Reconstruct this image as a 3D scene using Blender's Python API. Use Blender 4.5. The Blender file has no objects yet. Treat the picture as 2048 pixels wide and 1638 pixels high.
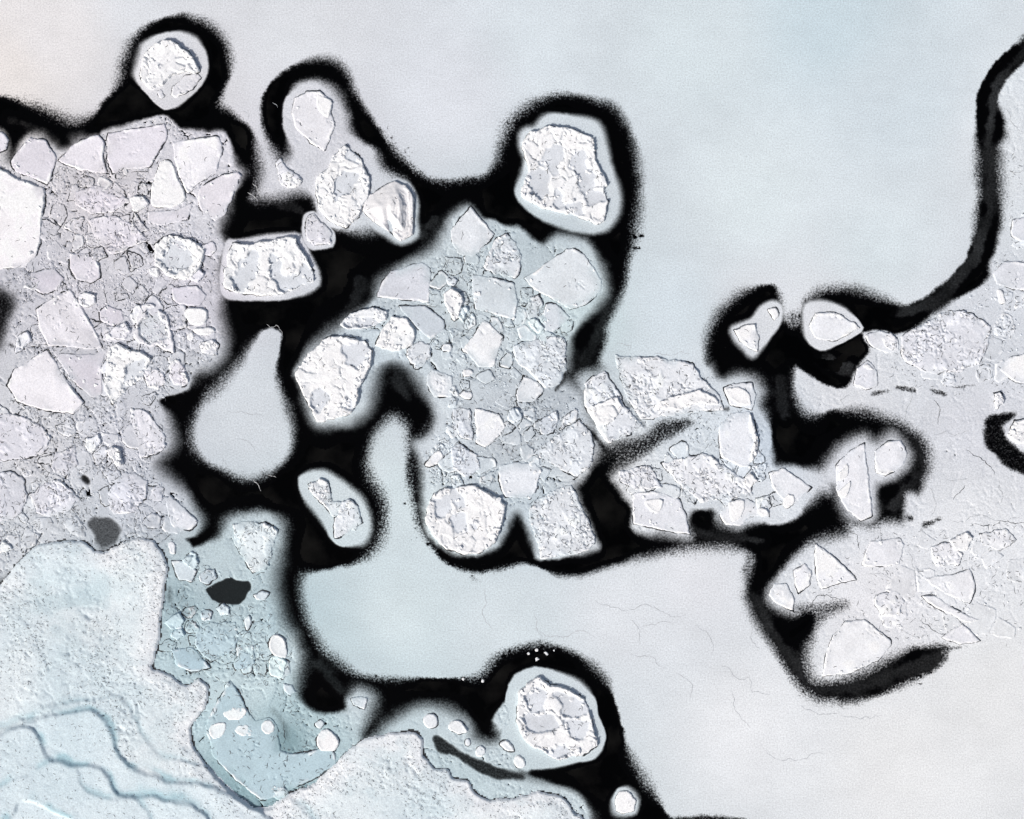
import bpy, bmesh, math, random
import numpy as np
from mathutils import Vector

# ------------------------------------------------------------------ camera, sky, sun, exposure
S = 20.0                                   # photograph pixels per metre on the ice
def W(px, py):
    return (px - 1024.0) / S, (819.0 - py) / S

scene = bpy.context.scene
cam_d = bpy.data.cameras.new("camera")
cam = bpy.data.objects.new("camera", cam_d)
scene.collection.objects.link(cam)
CAM_H = 150.0
cam.location = (0, 0, CAM_H)               # a drone looking straight down
cam.rotation_euler = (0, 0, 0)
cam_d.sensor_width = 36.0
cam_d.lens = 36.0 * CAM_H / 102.4
cam_d.clip_start = 1.0
cam_d.clip_end = 30000.0
scene.camera = cam

SUN_EL = math.radians(40)
SUN_AZ = math.radians(222)                 # light comes from the lower left of the picture
sdir = Vector((math.cos(SUN_EL) * math.cos(SUN_AZ), math.cos(SUN_EL) * math.sin(SUN_AZ), math.sin(SUN_EL)))
world = bpy.data.worlds.new("World")
scene.world = world
world.use_nodes = True
wn = world.node_tree
bg = wn.nodes["Background"]
sky = wn.nodes.new("ShaderNodeTexSky")
sky.sky_type = 'NISHITA'
sky.sun_disc = False
sky.sun_elevation = SUN_EL
sky.sun_rotation = math.atan2(sdir.x, sdir.y)
sky.air_density = 1.0
sky.dust_density = 4.0
sky.ozone_density = 0.0
wn.links.new(sky.outputs[0], bg.inputs[0])
bg.inputs[1].default_value = 0.058
sun_d = bpy.data.lights.new("sun", 'SUN')
sun_d.energy = 2.2
sun_d.angle = math.radians(3.0)
sun_d.color = (1.0, 0.985, 0.965)
sun = bpy.data.objects.new("sun", sun_d)
sun.rotation_euler = (-sdir).to_track_quat('-Z', 'Y').to_euler()
sun.location = (-60, -60, 60)
scene.collection.objects.link(sun)
vs = scene.view_settings
vs.view_transform = 'Standard'
vs.look = 'None'
vs.gamma = 1.0
vs.exposure = 0.53
vs.use_curve_mapping = False
scene.render.engine = 'CYCLES'

random.seed(7)
rng = np.random.default_rng(11)

# ------------------------------------------------------------------ noise
def _h(ix, iy, seed):
    n = (ix.astype(np.int64) * 374761393 + iy.astype(np.int64) * 668265263 + seed * 1442695041) & 0xFFFFFFFF
    n = ((n ^ (n >> 13)) * 1274126177) & 0xFFFFFFFF
    n = ((n ^ (n >> 16)) * 2246822519) & 0xFFFFFFFF
    n = n ^ (n >> 15)
    return (n & 0xFFFFFF).astype(np.float32) / 16777215.0

def vn(x, y, seed=0):
    xi = np.floor(x); yi = np.floor(y)
    fx = x - xi; fy = y - yi
    fx = fx * fx * (3 - 2 * fx); fy = fy * fy * (3 - 2 * fy)
    xi = xi.astype(np.int64); yi = yi.astype(np.int64)
    a = _h(xi, yi, seed); b = _h(xi + 1, yi, seed); c = _h(xi, yi + 1, seed); d = _h(xi + 1, yi + 1, seed)
    return (a + (b - a) * fx) * (1 - fy) + (c + (d - c) * fx) * fy

def fbm(x, y, s, oct=3, seed=0):
    """0..1 noise, s = feature size in photograph pixels"""
    r = 0; amp = 1; tot = 0
    for i in range(oct):
        k = 2.03 ** i / s
        r = r + amp * vn(x * k + 17.3 * i, y * k - 9.1 * i, seed + i * 7)
        tot += amp; amp *= 0.5
    return r / tot

def worley(x, y, s, seed=0):
    """F1, F2-F1 and a random number per cell"""
    X = x / s; Y = y / s
    xi = np.floor(X).astype(np.int64); yi = np.floor(Y).astype(np.int64)
    f1 = np.full(X.shape, 9.0, np.float32); f2 = f1.copy(); cid = np.zeros(X.shape, np.float32)
    for dx in (-1, 0, 1):
        for dy in (-1, 0, 1):
            cx = xi + dx; cy = yi + dy
            px = cx + _h(cx, cy, seed); py = cy + _h(cx, cy, seed + 91)
            d = np.hypot(X - px, Y - py)
            r = _h(cx, cy, seed + 33)
            closer = d < f1
            f2 = np.where(closer, f1, np.minimum(f2, d))
            cid = np.where(closer, r, cid)
            f1 = np.where(closer, d, f1)
    return f1, f2 - f1, cid

def sst(a, b, x):
    t = np.clip((x - a) / (b - a), 0, 1)
    return t * t * (3 - 2 * t)

def lumps(x, y, s, seed):
    """broken, pebbly snow: rounded lumps of random height with crevices between them"""
    wx = x + (fbm(x, y, s * 1.5, 2, seed + 5) - .5) * s * 1.2
    wy = y + (fbm(x, y, s * 1.5, 2, seed + 6) - .5) * s * 1.2
    f1, e, c = worley(wx, wy, s, seed)
    return sst(0.0, 0.3, e) * (0.35 + 0.65 * c) * (1 - 0.35 * np.clip(f1, 0, 1))

def crevices(x, y, s, seed, wide=.13):
    """0..1 depth of broken, curved cracks and a random step height per piece"""
    wx = x + (fbm(x, y, s * 1.3, 2, seed + 5) - .5) * s * 1.5
    wy = y + (fbm(x, y, s * 1.3, 2, seed + 6) - .5) * s * 1.5
    f1, e, c = worley(wx, wy, s, seed)
    br = sst(.42, .62, fbm(x, y, s * .9, 2, seed + 8))
    return (1 - sst(.02, wide, e)) * br, c

# ------------------------------------------------------------------ outlines
def P(s):
    return [tuple(float(v) for v in p.split(',')) for p in s.split()]

def smooth_poly(pts, sub=3, k_=.8):
    n = len(pts); out = []
    for i in range(n):
        p0, p1, p2, p3 = [np.array(pts[(i + k) % n]) for k in (-1, 0, 1, 2)]
        L = np.hypot(*(p2 - p1))
        out.append(tuple(p1))
        if L > 300 or L < 4 or np.hypot(*(p1 - p0)) > 300 or np.hypot(*(p3 - p2)) > 300:
            continue
        for k in range(1, sub):
            t = k / sub
            q = 0.5 * ((2 * p1) + (-p0 + p2) * t + (2 * p0 - 5 * p1 + 4 * p2 - p3) * t * t + (-p0 + 3 * p1 - 3 * p2 + p3) * t ** 3)
            out.append(tuple(k_ * q + (1 - k_) * (p1 + (p2 - p1) * t)))
    return out

def poly_sd(x, y, poly):
    """signed distance in photograph pixels, negative inside"""
    d2 = np.full(x.shape, 1e18); inside = np.zeros(x.shape, bool)
    n = len(poly)
    for i in range(n):
        ax, ay = poly[i]; bx, by = poly[(i + 1) % n]
        ex = bx - ax; ey = by - ay
        l2 = ex * ex + ey * ey
        if l2 < 1e-9: continue
        wx = x - ax; wy = y - ay
        t = np.clip((wx * ex + wy * ey) / l2, 0, 1)
        d2 = np.minimum(d2, (wx - t * ex) ** 2 + (wy - t * ey) ** 2)
        if ay != by:
            c = ((ay > y) != (by > y)) & (x < ex * (y - ay) / ey + ax)
            inside ^= c
    d = np.sqrt(d2)
    return np.where(inside, -d, d)

def stroke_sd(x, y, pts):
    """distance to a brush stroke through (x, y, radius) points"""
    r = np.full(x.shape, 1e9)
    for (ax, ay, ar), (bx, by, br) in zip(pts[:-1], pts[1:]):
        ex = bx - ax; ey = by - ay
        l2 = ex * ex + ey * ey + 1e-9
        t = np.clip(((x - ax) * ex + (y - ay) * ey) / l2, 0, 1)
        r = np.minimum(r, np.hypot(x - ax - t * ex, y - ay - t * ey) - (ar + (br - ar) * t))
    return r

def lin(c):
    c = np.asarray(c, dtype=np.float64) / 255.0
    return np.where(c <= 0.04045, c / 12.92, ((c + 0.055) / 1.055) ** 2.4)

# ------------------------------------------------------------------ materials
def nodes_of(m):
    m.use_nodes = True
    nt = m.node_tree
    nt.nodes.clear()
    return nt, nt.nodes, nt.links

def water_shader(N, L):
    b = N.new("ShaderNodeBsdfPrincipled")
    b.inputs["Base Color"].default_value = (0.0010, 0.0010, 0.0011, 1)
    b.inputs["Roughness"].default_value = 0.12
    b.inputs["IOR"].default_value = 1.33
    b.inputs["Specular IOR Level"].default_value = 0.12
    return b

def mat_water():
    m = bpy.data.materials.new("water")
    nt, N, L = nodes_of(m)
    b = water_shader(N, L)
    o = N.new("ShaderNodeOutputMaterial")
    tc = N.new("ShaderNodeTexCoord")
    nz = N.new("ShaderNodeTexNoise"); nz.inputs["Scale"].default_value = 0.25; nz.inputs["Detail"].default_value = 4
    L.new(tc.outputs["Object"], nz.inputs["Vector"])
    cr = N.new("ShaderNodeValToRGB")
    cr.color_ramp.elements[0].position = 0.45; cr.color_ramp.elements[0].color = (0.0004, 0.0004, 0.0004, 1)
    cr.color_ramp.elements[1].position = 0.75; cr.color_ramp.elements[1].color = (0.009, 0.0086, 0.0078, 1)
    L.new(nz.outputs["Fac"], cr.inputs[0]); L.new(cr.outputs[0], b.inputs["Base Color"])
    L.new(b.outputs[0], o.inputs[0])
    return m

def ice_color(N, L, tc, speck=0.10, fleck=0.5):
    """vertex base colour with fine granular variation of the snow grains and darker wet flecks"""
    at = N.new("ShaderNodeAttribute"); at.attribute_name = "alb"
    n1 = N.new("ShaderNodeTexNoise"); n1.inputs["Scale"].default_value = 6.5; n1.inputs["Detail"].default_value = 3; n1.inputs["Roughness"].default_value = 0.75
    L.new(tc.outputs["Object"], n1.inputs["Vector"])
    mr = N.new("ShaderNodeMapRange"); mr.inputs[1].default_value = 0.25; mr.inputs[2].default_value = 0.75
    mr.inputs[3].default_value = 1 - speck; mr.inputs[4].default_value = 1 + speck
    L.new(n1.outputs["Fac"], mr.inputs[0])
    mx = N.new("ShaderNodeMix"); mx.data_type = 'RGBA'; mx.blend_type = 'MULTIPLY'; mx.inputs["Factor"].default_value = 1
    L.new(at.outputs["Color"], mx.inputs["A"]); L.new(mr.outputs[0], mx.inputs["B"])
    fl = N.new("ShaderNodeAttribute"); fl.attribute_name = "fleck"
    n3 = N.new("ShaderNodeTexNoise"); n3.inputs["Scale"].default_value = 4.6; n3.inputs["Detail"].default_value = 2; n3.inputs["Roughness"].default_value = 0.9; n3.inputs["Distortion"].default_value = 1.2
    L.new(tc.outputs["Object"], n3.inputs["Vector"])
    t3 = N.new("ShaderNodeMapRange"); t3.inputs[1].default_value = 0.60; t3.inputs[2].default_value = 0.70; t3.inputs[3].default_value = 0; t3.inputs[4].default_value = 0.62
    L.new(n3.outputs["Fac"], t3.inputs[0])
    f3 = N.new("ShaderNodeMath"); f3.operation = 'MULTIPLY'
    L.new(t3.outputs[0], f3.inputs[0]); L.new(fl.outputs["Fac"], f3.inputs[1])
    m3 = N.new("ShaderNodeMix"); m3.data_type = 'RGBA'; m3.inputs["B"].default_value = (0.16, 0.17, 0.18, 1)
    L.new(f3.outputs[0], m3.inputs["Factor"]); L.new(mx.outputs["Result"], m3.inputs["A"])
    return m3.outputs["Result"]

def mat_ice(name, rough=0.6, bump=0.35, bscale=5.0, speck=0.09, cover=False):
    m = bpy.data.materials.new(name)
    nt, N, L = nodes_of(m)
    o = N.new("ShaderNodeOutputMaterial")
    tc = N.new("ShaderNodeTexCoord")
    b = N.new("ShaderNodeBsdfPrincipled")
    b.inputs["Roughness"].default_value = rough
    b.inputs["Specular IOR Level"].default_value = 0.2
    L.new(ice_color(N, L, tc, speck), b.inputs["Base Color"])
    n2 = N.new("ShaderNodeTexNoise"); n2.inputs["Scale"].default_value = bscale; n2.inputs["Detail"].default_value = 4; n2.inputs["Roughness"].default_value = 0.7
    L.new(tc.outputs["Object"], n2.inputs["Vector"])
    bp = N.new("ShaderNodeBump"); bp.inputs["Strength"].default_value = bump; bp.inputs["Distance"].default_value = 0.06
    L.new(n2.outputs["Fac"], bp.inputs["Height"]); L.new(bp.outputs[0], b.inputs["Normal"])
    if not cover:
        L.new(b.outputs[0], o.inputs[0])
        return m
    # thin new ice: where it thins out, grains of frazil give way to open water
    cv = N.new("ShaderNodeAttribute"); cv.attribute_name = "cover"
    gr = N.new("ShaderNodeAttribute"); gr.attribute_name = "grain"
    g1 = N.new("ShaderNodeTexNoise"); g1.inputs["Scale"].default_value = 5.2; g1.inputs["Detail"].default_value = 3; g1.inputs["Roughness"].default_value = 0.8
    L.new(tc.outputs["Object"], g1.inputs["Vector"])
    sp = N.new("ShaderNodeMapRange"); sp.clamp = False
    sp.inputs[1].default_value = 0.3; sp.inputs[2].default_value = 0.7; sp.inputs[3].default_value = -1; sp.inputs[4].default_value = 1
    L.new(g1.outputs["Fac"], sp.inputs[0])
    mg = N.new("ShaderNodeMath"); mg.operation = 'MULTIPLY'
    L.new(sp.outputs[0], mg.inputs[0]); L.new(gr.outputs["Fac"], mg.inputs[1])
    ad = N.new("ShaderNodeMath"); ad.operation = 'ADD'
    L.new(cv.outputs["Fac"], ad.inputs[0]); L.new(mg.outputs[0], ad.inputs[1])
    st = N.new("ShaderNodeMapRange"); st.interpolation_type = 'SMOOTHSTEP'
    st.inputs[1].default_value = -1; st.inputs[2].default_value = 1
    L.new(ad.outputs[0], st.inputs[0])
    pw = N.new("ShaderNodeMath"); pw.operation = 'POWER'; pw.inputs[1].default_value = 2.1
    L.new(st.outputs[0], pw.inputs[0])
    wb = water_shader(N, L)
    ms = N.new("ShaderNodeMixShader")
    L.new(pw.outputs[0], ms.inputs[0]); L.new(wb.outputs[0], ms.inputs[1]); L.new(b.outputs[0], ms.inputs[2])
    L.new(ms.outputs[0], o.inputs[0])
    return m

M_WATER = mat_water()
M_BASE = mat_ice("thin_ice", 0.5, 0.25, 5.0, 0.26, cover=True)
M_SLAB = mat_ice("floe_snow", 0.65, 0.32, 5.5, 0.18)
M_BANK = mat_ice("bank_snow", 0.7, 0.7, 4.5, 0.22)

def mat_plain(name, col, rough, bump, speck):
    m = bpy.data.materials.new(name)
    nt, N, L = nodes_of(m)
    o = N.new("ShaderNodeOutputMaterial"); tc = N.new("ShaderNodeTexCoord")
    b = N.new("ShaderNodeBsdfPrincipled"); b.inputs["Roughness"].default_value = rough
    b.inputs["Specular IOR Level"].default_value = 0.2
    oi = N.new("ShaderNodeObjectInfo")
    n1 = N.new("ShaderNodeTexNoise"); n1.inputs["Scale"].default_value = 6; n1.inputs["Detail"].default_value = 3
    L.new(tc.outputs["Object"], n1.inputs["Vector"])
    mr = N.new("ShaderNodeMapRange"); mr.inputs[1].default_value = .25; mr.inputs[2].default_value = .75
    mr.inputs[3].default_value = 1 - speck; mr.inputs[4].default_value = 1 + speck
    L.new(n1.outputs["Fac"], mr.inputs[0])
    mx = N.new("ShaderNodeMix"); mx.data_type = 'RGBA'; mx.blend_type = 'MULTIPLY'; mx.inputs["Factor"].default_value = 1
    mx.inputs["A"].default_value = (*col, 1)
    L.new(mr.outputs[0], mx.inputs["B"]); L.new(mx.outputs["Result"], b.inputs["Base Color"])
    bp = N.new("ShaderNodeBump"); bp.inputs["Strength"].default_value = bump; bp.inputs["Distance"].default_value = 0.05
    L.new(n1.outputs["Fac"], bp.inputs["Height"]); L.new(bp.outputs[0], b.inputs["Normal"])
    L.new(b.outputs[0], o.inputs[0])
    return m

M_BLOCK = mat_plain("block_snow", (0.88, 0.885, 0.89), 0.7, 0.3, 0.05)
M_CRACK = mat_plain("wet_crack", (0.035, 0.037, 0.04), 0.4, 0.2, 0.5)
M_FISS = mat_plain("fissure", (0.09, 0.094, 0.10), 0.5, 0.2, 0.4)
M_HAIR = mat_plain("hairline_crack", (0.46, 0.48, 0.50), 0.5, 0.2, 0.3)
M_FROST = mat_plain("frost_needle", (0.5, 0.5, 0.5), 0.6, 0.2, 0.2)

# ------------------------------------------------------------------ mesh helpers
def link(o, parent=None):
    scene.collection.objects.link(o)
    if parent is not None:
        o.parent = parent
    return o

def make_mesh(name, verts, faces, mat, smooth=True, attrs=None):
    """faces: (n,4) or (n,3) int array"""
    me = bpy.data.meshes.new(name)
    verts = np.ascontiguousarray(verts, dtype=np.float32)
    faces = np.ascontiguousarray(faces, dtype=np.int32)
    k = faces.shape[1]
    me.vertices.add(len(verts)); me.vertices.foreach_set("co", verts.ravel())
    me.loops.add(faces.size); me.loops.foreach_set("vertex_index", faces.ravel())
    me.polygons.add(len(faces))
    me.polygons.foreach_set("loop_start", np.arange(0, faces.size, k, dtype=np.int32))
    me.polygons.foreach_set("use_smooth", np.full(len(faces), smooth))
    for an, (kind, data) in (attrs or {}).items():
        a = me.attributes.new(an, kind, 'POINT')
        if kind == 'FLOAT':
            a.data.foreach_set("value", np.ascontiguousarray(data, dtype=np.float32).ravel())
        else:
            d = np.ones((len(verts), 4), np.float32); d[:, :3] = data
            a.data.foreach_set("color", d.ravel())
    me.materials.append(mat)
    me.update(calc_edges=True)
    return me

def grid_mesh(name, X, Y, Z, keep, mat, attrs, org=(0, 0)):
    """rectilinear grid (photograph pixels, metres up), cells chosen by keep"""
    ny, nx = X.shape
    idx = np.arange(ny * nx).reshape(ny, nx)
    q = np.stack([idx[:-1, :-1], idx[1:, :-1], idx[1:, 1:], idx[:-1, 1:]], -1)[keep]
    used = np.unique(q)
    remap = np.full(ny * nx, -1, np.int64); remap[used] = np.arange(len(used))
    wx, wy = W(X.ravel()[used], Y.ravel()[used])
    v = np.stack([wx - org[0], wy - org[1], Z.ravel()[used]], -1)
    at = {}
    for k, a in attrs.items():
        if a.ndim == 2: at[k] = ('FLOAT', a.ravel()[used])
        else: at[k] = ('FLOAT_COLOR', a.reshape(-1, 3)[used])
    return make_mesh(name, v, remap[q], mat, True, at)

def tag(o, label=None, cat=None, group=None, kind=None):
    if label: o["label"] = label
    if cat: o["category"] = cat
    if group: o["group"] = group
    if kind: o["kind"] = kind
    return o

# ------------------------------------------------------------------ open water
FAR = 120000.0
hw = FAR / S
wme = make_mesh("water", np.array([[-hw, -hw, -.06], [hw, -hw, -.06], [hw, hw, -.06], [-hw, hw, -.06]]), np.array([[0, 1, 2, 3]]), M_WATER, False)
tag(link(bpy.data.objects.new("water", wme)), "black open sea water in the leads between the ice", None, None, "structure")

# ------------------------------------------------------------------ thin ice: outlines of sheets, rafts and the feet of floes
F_ = int(FAR * 0.9)
UPPER = [(-F_, F_ * -1.0), (-F_, 120)] + P("-400,150 -80,165 0,190 40,202 80,215 115,230 150,240 180,232 205,207 222,182 240,157 244,125 255,95 272,68 300,45 330,34 365,30 400,38 432,58 452,85 461,120 458,155 445,185 442,207 465,226 492,248 508,275 516,310 522,345 518,372 505,392 545,394 566,350 560,320 548,298 530,265 523,225 530,185 550,155 582,132 620,120 655,117 682,128 698,152 712,182 730,215 752,248 778,283 805,315 835,342 868,360 905,362 945,355 975,345 992,320 1000,290 1014,255 1035,228 1062,207 1095,192 1130,188 1170,192 1208,202 1238,222 1255,250 1268,285 1278,330 1280,380 1276,430 1268,480 1258,530 1248,580 1230,622 1214,655 1208,690 1200,722 1225,760 1300,780 1400,775 1425,748 1412,722 1410,690 1420,655 1440,620 1475,590 1512,573 1548,570 1560,592 1566,628 1580,650 1596,648 1604,620 1612,600 1640,582 1690,575 1732,583 1772,597 1806,610 1840,600 1872,578 1905,548 1930,518 1945,480 1955,430 1958,380 1955,320 1952,265 1951,212 1962,170 1985,130 2015,100 2048,75 2130,0 2400,-250") + [(F_, -F_ * 1.0)]
LOWER = P("790,833 812,850 818,880 820,905 817,940 825,1000 840,1055 862,1095 895,1127 945,1146 1000,1140 1040,1127 1070,1132 1105,1147 1150,1151 1200,1141 1270,1117 1350,1101 1430,1094 1490,1100 1506,1120 1496,1150 1492,1190 1508,1240 1543,1290 1573,1340 1600,1375 1640,1399 1700,1404 1760,1392 1820,1364 1870,1342 1890,1318 1900,1298 2048,1270 2300,1270") + [(F_, 1270), (F_, F_), (2000, F_)] + P("1600,2400 1420,1760 1345,1645 1318,1602 1291,1560 1266,1520 1251,1480 1240,1440 1230,1400 1217,1366 1192,1336 1160,1311 1120,1293 1080,1286 1040,1293 1010,1303 985,1321 965,1346 940,1356 880,1356 820,1358 760,1358 710,1346 680,1326 650,1301 630,1271 612,1236 604,1200 601,1170 613,1146 650,1138 700,1130 735,1115 757,1088 770,1055 772,1020 765,990 745,960 733,930 735,905 748,870 768,845")
RIGHT = [(F_, -F_ * .9), (2600, -300)] + P("2140,50 2048,126 2020,152 1999,187 1998,210 2008,235 2010,275 2000,290 2001,350 2004,400 2004,450 1996,480 1986,510 1977,530 1980,552 1958,572 1920,592 1890,612 1860,632 1832,655 1790,668 1765,660 1726,665 1736,690 1738,704 1724,722 1711,745 1700,768 1680,778 1640,764 1610,744 1592,734 1586,760 1590,792 1604,820 1630,830 1670,820 1720,821 1770,833 1810,851 1840,872 1858,902 1858,940 1846,972 1836,988 1812,984 1808,1020 1806,1046 1770,1040 1740,1052 1705,1042 1690,1066 1655,1076 1620,1085 1590,1110 1560,1145 1540,1170 1532,1192 1542,1212 1590,1230 1606,1222 1636,1226 1634,1248 1620,1285 1612,1320 1630,1362 1680,1360 1740,1340 1790,1312 1830,1297 1880,1291 1930,1298 2048,1300 2300,1300") + [(F_, 1300)]
LEFT = [(-F_, 240)] + P("-400,250 -20,250 5,260 16,278 17,318 30,318 36,290 48,274 68,266 90,272 112,290 125,297 143,292 148,280 170,275 195,270 212,258 270,245 330,229 345,240 360,255 410,263 452,265 465,300 475,330 488,345 478,375 462,405 446,440 440,465 452,490 440,540 446,590 446,640 456,680 451,712 430,735 395,748 378,780 345,790 318,802 336,825 350,870 345,900 318,925 335,950 375,985 400,1025 406,1050 395,1070 368,1080 372,1100 300,1120 120,1110 -60,1190 -400,1220") + [(-F_, 1220)]
SHORE = P("355,1070 385,1092 415,1085 440,1070 452,1040 475,1028 520,1022 550,1030 570,1055 568,1090 558,1140 553,1170 560,1200 570,1240 590,1270 603,1310 600,1350 597,1390 612,1412 650,1427 690,1420 693,1395 715,1372 740,1380 750,1396 740,1430 724,1472 735,1478 770,1450 815,1420 855,1407 900,1418 942,1443 950,1472 975,1485 1000,1474 985,1440 1015,1400 1060,1440 1120,1500 1070,1538 1045,1545 1100,1562 1150,1582 1176,1612 1180,1650 1100,1760 500,1760 200,1500 250,1120")
CENTRE = P("935,410 965,434 985,440 1010,449 1040,455 1065,475 1085,487 1110,470 1150,474 1182,490 1206,535 1218,578 1206,603 1172,640 1151,665 1142,690 1139,730 1132,755 1150,768 1170,782 1186,830 1202,878 1197,908 1178,945 1160,965 1152,978 1172,1030 1198,1085 1188,1102 1082,1122 1066,1092 1050,1052 1038,1030 1029,1030 1016,1060 992,1097 952,1113 905,1108 868,1084 848,1052 843,1010 843,960 838,925 822,885 848,872 868,832 855,800 836,765 812,736 782,724 760,740 748,790 736,828 702,850 652,857 626,848 613,812 598,765 587,742 618,695 658,664 690,640 740,605 758,562 798,530 858,500 880,470 900,432")
RAFT_M = P("565,240 568,208 582,180 605,163 640,161 666,174 686,200 697,232 702,262 726,281 752,300 764,333 790,350 812,362 800,400 745,462 690,462 640,448 626,400 600,388 555,396 502,396 516,370 520,335 530,305 556,318 580,306 572,268")
RAFT_D = P("1150,760 1165,745 1200,735 1215,715 1240,700 1400,720 1440,757 1470,748 1510,754 1527,780 1522,810 1532,830 1543,870 1548,925 1565,930 1600,933 1640,935 1660,920 1665,985 1640,985 1602,1030 1560,1050 1530,1046 1500,1051 1475,1057 1440,1047 1425,1020 1390,1020 1376,1040 1380,1078 1330,1072 1280,1067 1262,1052 1265,1020 1250,1000 1235,975 1220,955 1235,935 1265,900 1225,892 1195,900 1175,880 1190,850 1170,810")
RAFT_F = P("1652,925 1668,902 1692,880 1730,868 1752,880 1780,863 1802,872 1822,903 1818,932 1790,957 1757,970 1753,1000 1757,1030 1742,1052 1700,1042 1680,1012 1666,972 1645,985 1640,940")
PEAR = P("545,655 563,668 560,700 554,740 562,780 580,830 587,870 581,905 560,932 530,951 495,958 460,946 420,931 392,902 385,862 399,815 438,770 478,725 503,690 520,664")

# (key, outline, edge softness in px, grain, relief, offset of the edge)
BASES = [
    ("upper", UPPER, 11, .8, 0.0), ("lower", LOWER, 11, .8, 0.0), ("right", RIGHT, 12, .65, .35),
    ("left", LEFT, 14, .25, 1.0), ("shore", SHORE, 17, .3, .7), ("centre", CENTRE, 15, .25, .8),
    ("raft_m", RAFT_M, 13, .5, .3), ("raft_d", RAFT_D, 13, .4, .5), ("raft_f", RAFT_F, 13, .3, .2),
    ("pear", PEAR, 13, .6, .05),
]
FEET = {
    "f_topleft": (P("284,88 310,72 335,65 362,64 392,76 411,103 416,135 408,162 387,187 360,210 332,221 311,207 288,182 273,162 268,145 278,112"), 10),
    "f_big": (P("1040,270 1050,258 1070,254 1085,235 1110,226 1150,232 1196,245 1212,285 1222,330 1240,385 1238,425 1217,457 1186,467 1130,457 1070,432 1038,402 1030,380 1043,350 1049,320 1041,300"), 9),
    "f_rect": (P("452,482 480,479 590,465 610,488 632,530 639,570 600,592 560,600 470,600 443,588 440,540"), 5),
    "f_twin": (P("598,955 625,941 655,944 685,963 721,994 737,1025 740,1060 727,1087 690,1093 664,1082 648,1050 628,1022 603,990"), 9),
    "f_bottom": (P("1012,1385 1030,1350 1070,1334 1110,1342 1160,1364 1190,1398 1197,1430 1212,1470 1203,1502 1180,1522 1100,1537 1050,1543 1020,1520 1000,1480 1008,1440"), 9),
    "f_tiny": (P("1224,1602 1233,1578 1255,1574 1277,1600 1272,1626 1246,1632 1230,1626"), 9),
    "f_wedge": (P("1463,655 1500,639 1520,613 1545,601 1564,613 1562,642 1547,667 1520,702 1505,714 1489,702 1468,677"), 8),
    "f_kite": (P("1610,608 1650,603 1692,618 1728,655 1702,677 1670,692 1640,700 1614,682 1606,650"), 9),
    "f_berg": (P("722,395 760,370 792,355 820,366 836,400 834,440 836,472 802,490 770,470 742,455 720,430"), 7),
    "f_hex": (P("610,428 628,422 648,444 669,464 666,494 624,499 608,482 604,455"), 4),
}
for k, (pl, wd) in FEET.items():
    BASES.append((k, pl, wd * .7, .22, .05))

# darker, thinner places: (shape, softness, floor, grain)
PONDS = [
    ('p', P("411,1177 440,1163 462,1153 471,1160 501,1162 504,1176 492,1197 480,1208 442,1209 424,1199"), 3, -.42, .02),
    ('p', P("174,1045 190,1034 225,1036 244,1060 230,1086 205,1097 189,1082"), 12, -.12, .2),
    ('s', [(168, 955, 6), (174, 963, 5)], 9, -.5, .2),
    ('s', [(-40, 590, 40), (6, 606, 26), (-5, 690, 10)], 46, -.6, .35),
    ('s', [(22, 690, 3), (26, 692, 3)], 9, -.4, .6),
    ('s', [(338, 1175, 3), (340, 1200, 6)], 24, -.05, .25),
    ('s', [(575, 1480, 6), (570, 1450, 10), (545, 1420, 8)], 34, .18, .25),
    ('s', [(872, 1478, 9), (885, 1492, 14), (920, 1510, 8), (965, 1535, 13), (1000, 1548, 12), (1045, 1553, 4)], 8, -.40, .2),
    ('s', [(1065, 1545, 4), (1110, 1553, 10), (1160, 1550, 25), (1200, 1560, 35)], 9, -1, .3),
    ('p', P("1290,868 1325,838 1375,836 1392,846 1350,872 1302,905 1250,926 1215,918 1240,893"), 26, -.38, .95),
    ('s', [(1600, 1215, 6), (1640, 1225, 20), (1690, 1208, 10)], 28, -.05, .95),
    ('s', [(2100, 945, 20), (2030, 920, 22), (1990, 885, 20), (1985, 845, 17), (2025, 828, 6)], 12, -.75, .6),
    ('s', [(1800, 1345, 8), (1850, 1322, 16), (1885, 1310, 9)], 20, -.25, .9),
    ('s', [(1588, 655, 10), (1586, 630, 4)], 16, -.1, .95),
    ('s', [(848, 850, 12), (835, 862, 8)], 12, -.5, .7),
    ('s', [(822, 920, 5), (824, 960, 6)], 12, -.5, .9),
    ('s', [(1330, 1650, 14), (1400, 1646, 14), (1490, 1650, 12)], 14, -.7, .8),
    ('s', [(1745, 788, 5), (1775, 782, 4)], 7, -.3, .9), ('s', [(1795, 774, 4), (1832, 782, 5)], 7, -.3, .9), ('s', [(1860, 779, 2), (1890, 789, 5)], 6, -.2, .9), ('s', [(1905, 776, 2), (1950, 770, 3)], 6, -.1, .9),
    ('s', [(1850, 1050, 7), (1880, 1038, 4)], 9, -.3, .9), ('s', [(1818, 1035, 3), (1822, 1038, 3)], 7, -.2, .9),
    ('s', [(1500, 1110, 3), (1492, 1140, 3)], 18, -.1, .8),
    ('s', [(1170, 850, 1), (1200, 885, 2), (1215, 905, 3)], 7, -.5, .3),
    ('s', [(1226, 765, 2), (1248, 800, 2), (1288, 850, 4)], 9, .1, .3),
    ('s', [(945, 1160, 3), (965, 1163, 2)], 9, -.1, .9),
    ('s', [(500, 330, 3), (512, 392, 4)], 10, -.3, .8),
    ('s', [(1135, 745, 4), (1112, 780, 3)], 7, -.4, .4),
    ('s', [(1425, 825, 3), (1455, 818, 4)], 8, .0, .4),
    ('s', [(1775, 1188, 2), (1778, 1192, 2)], 5, -.2, .8),
]

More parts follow.
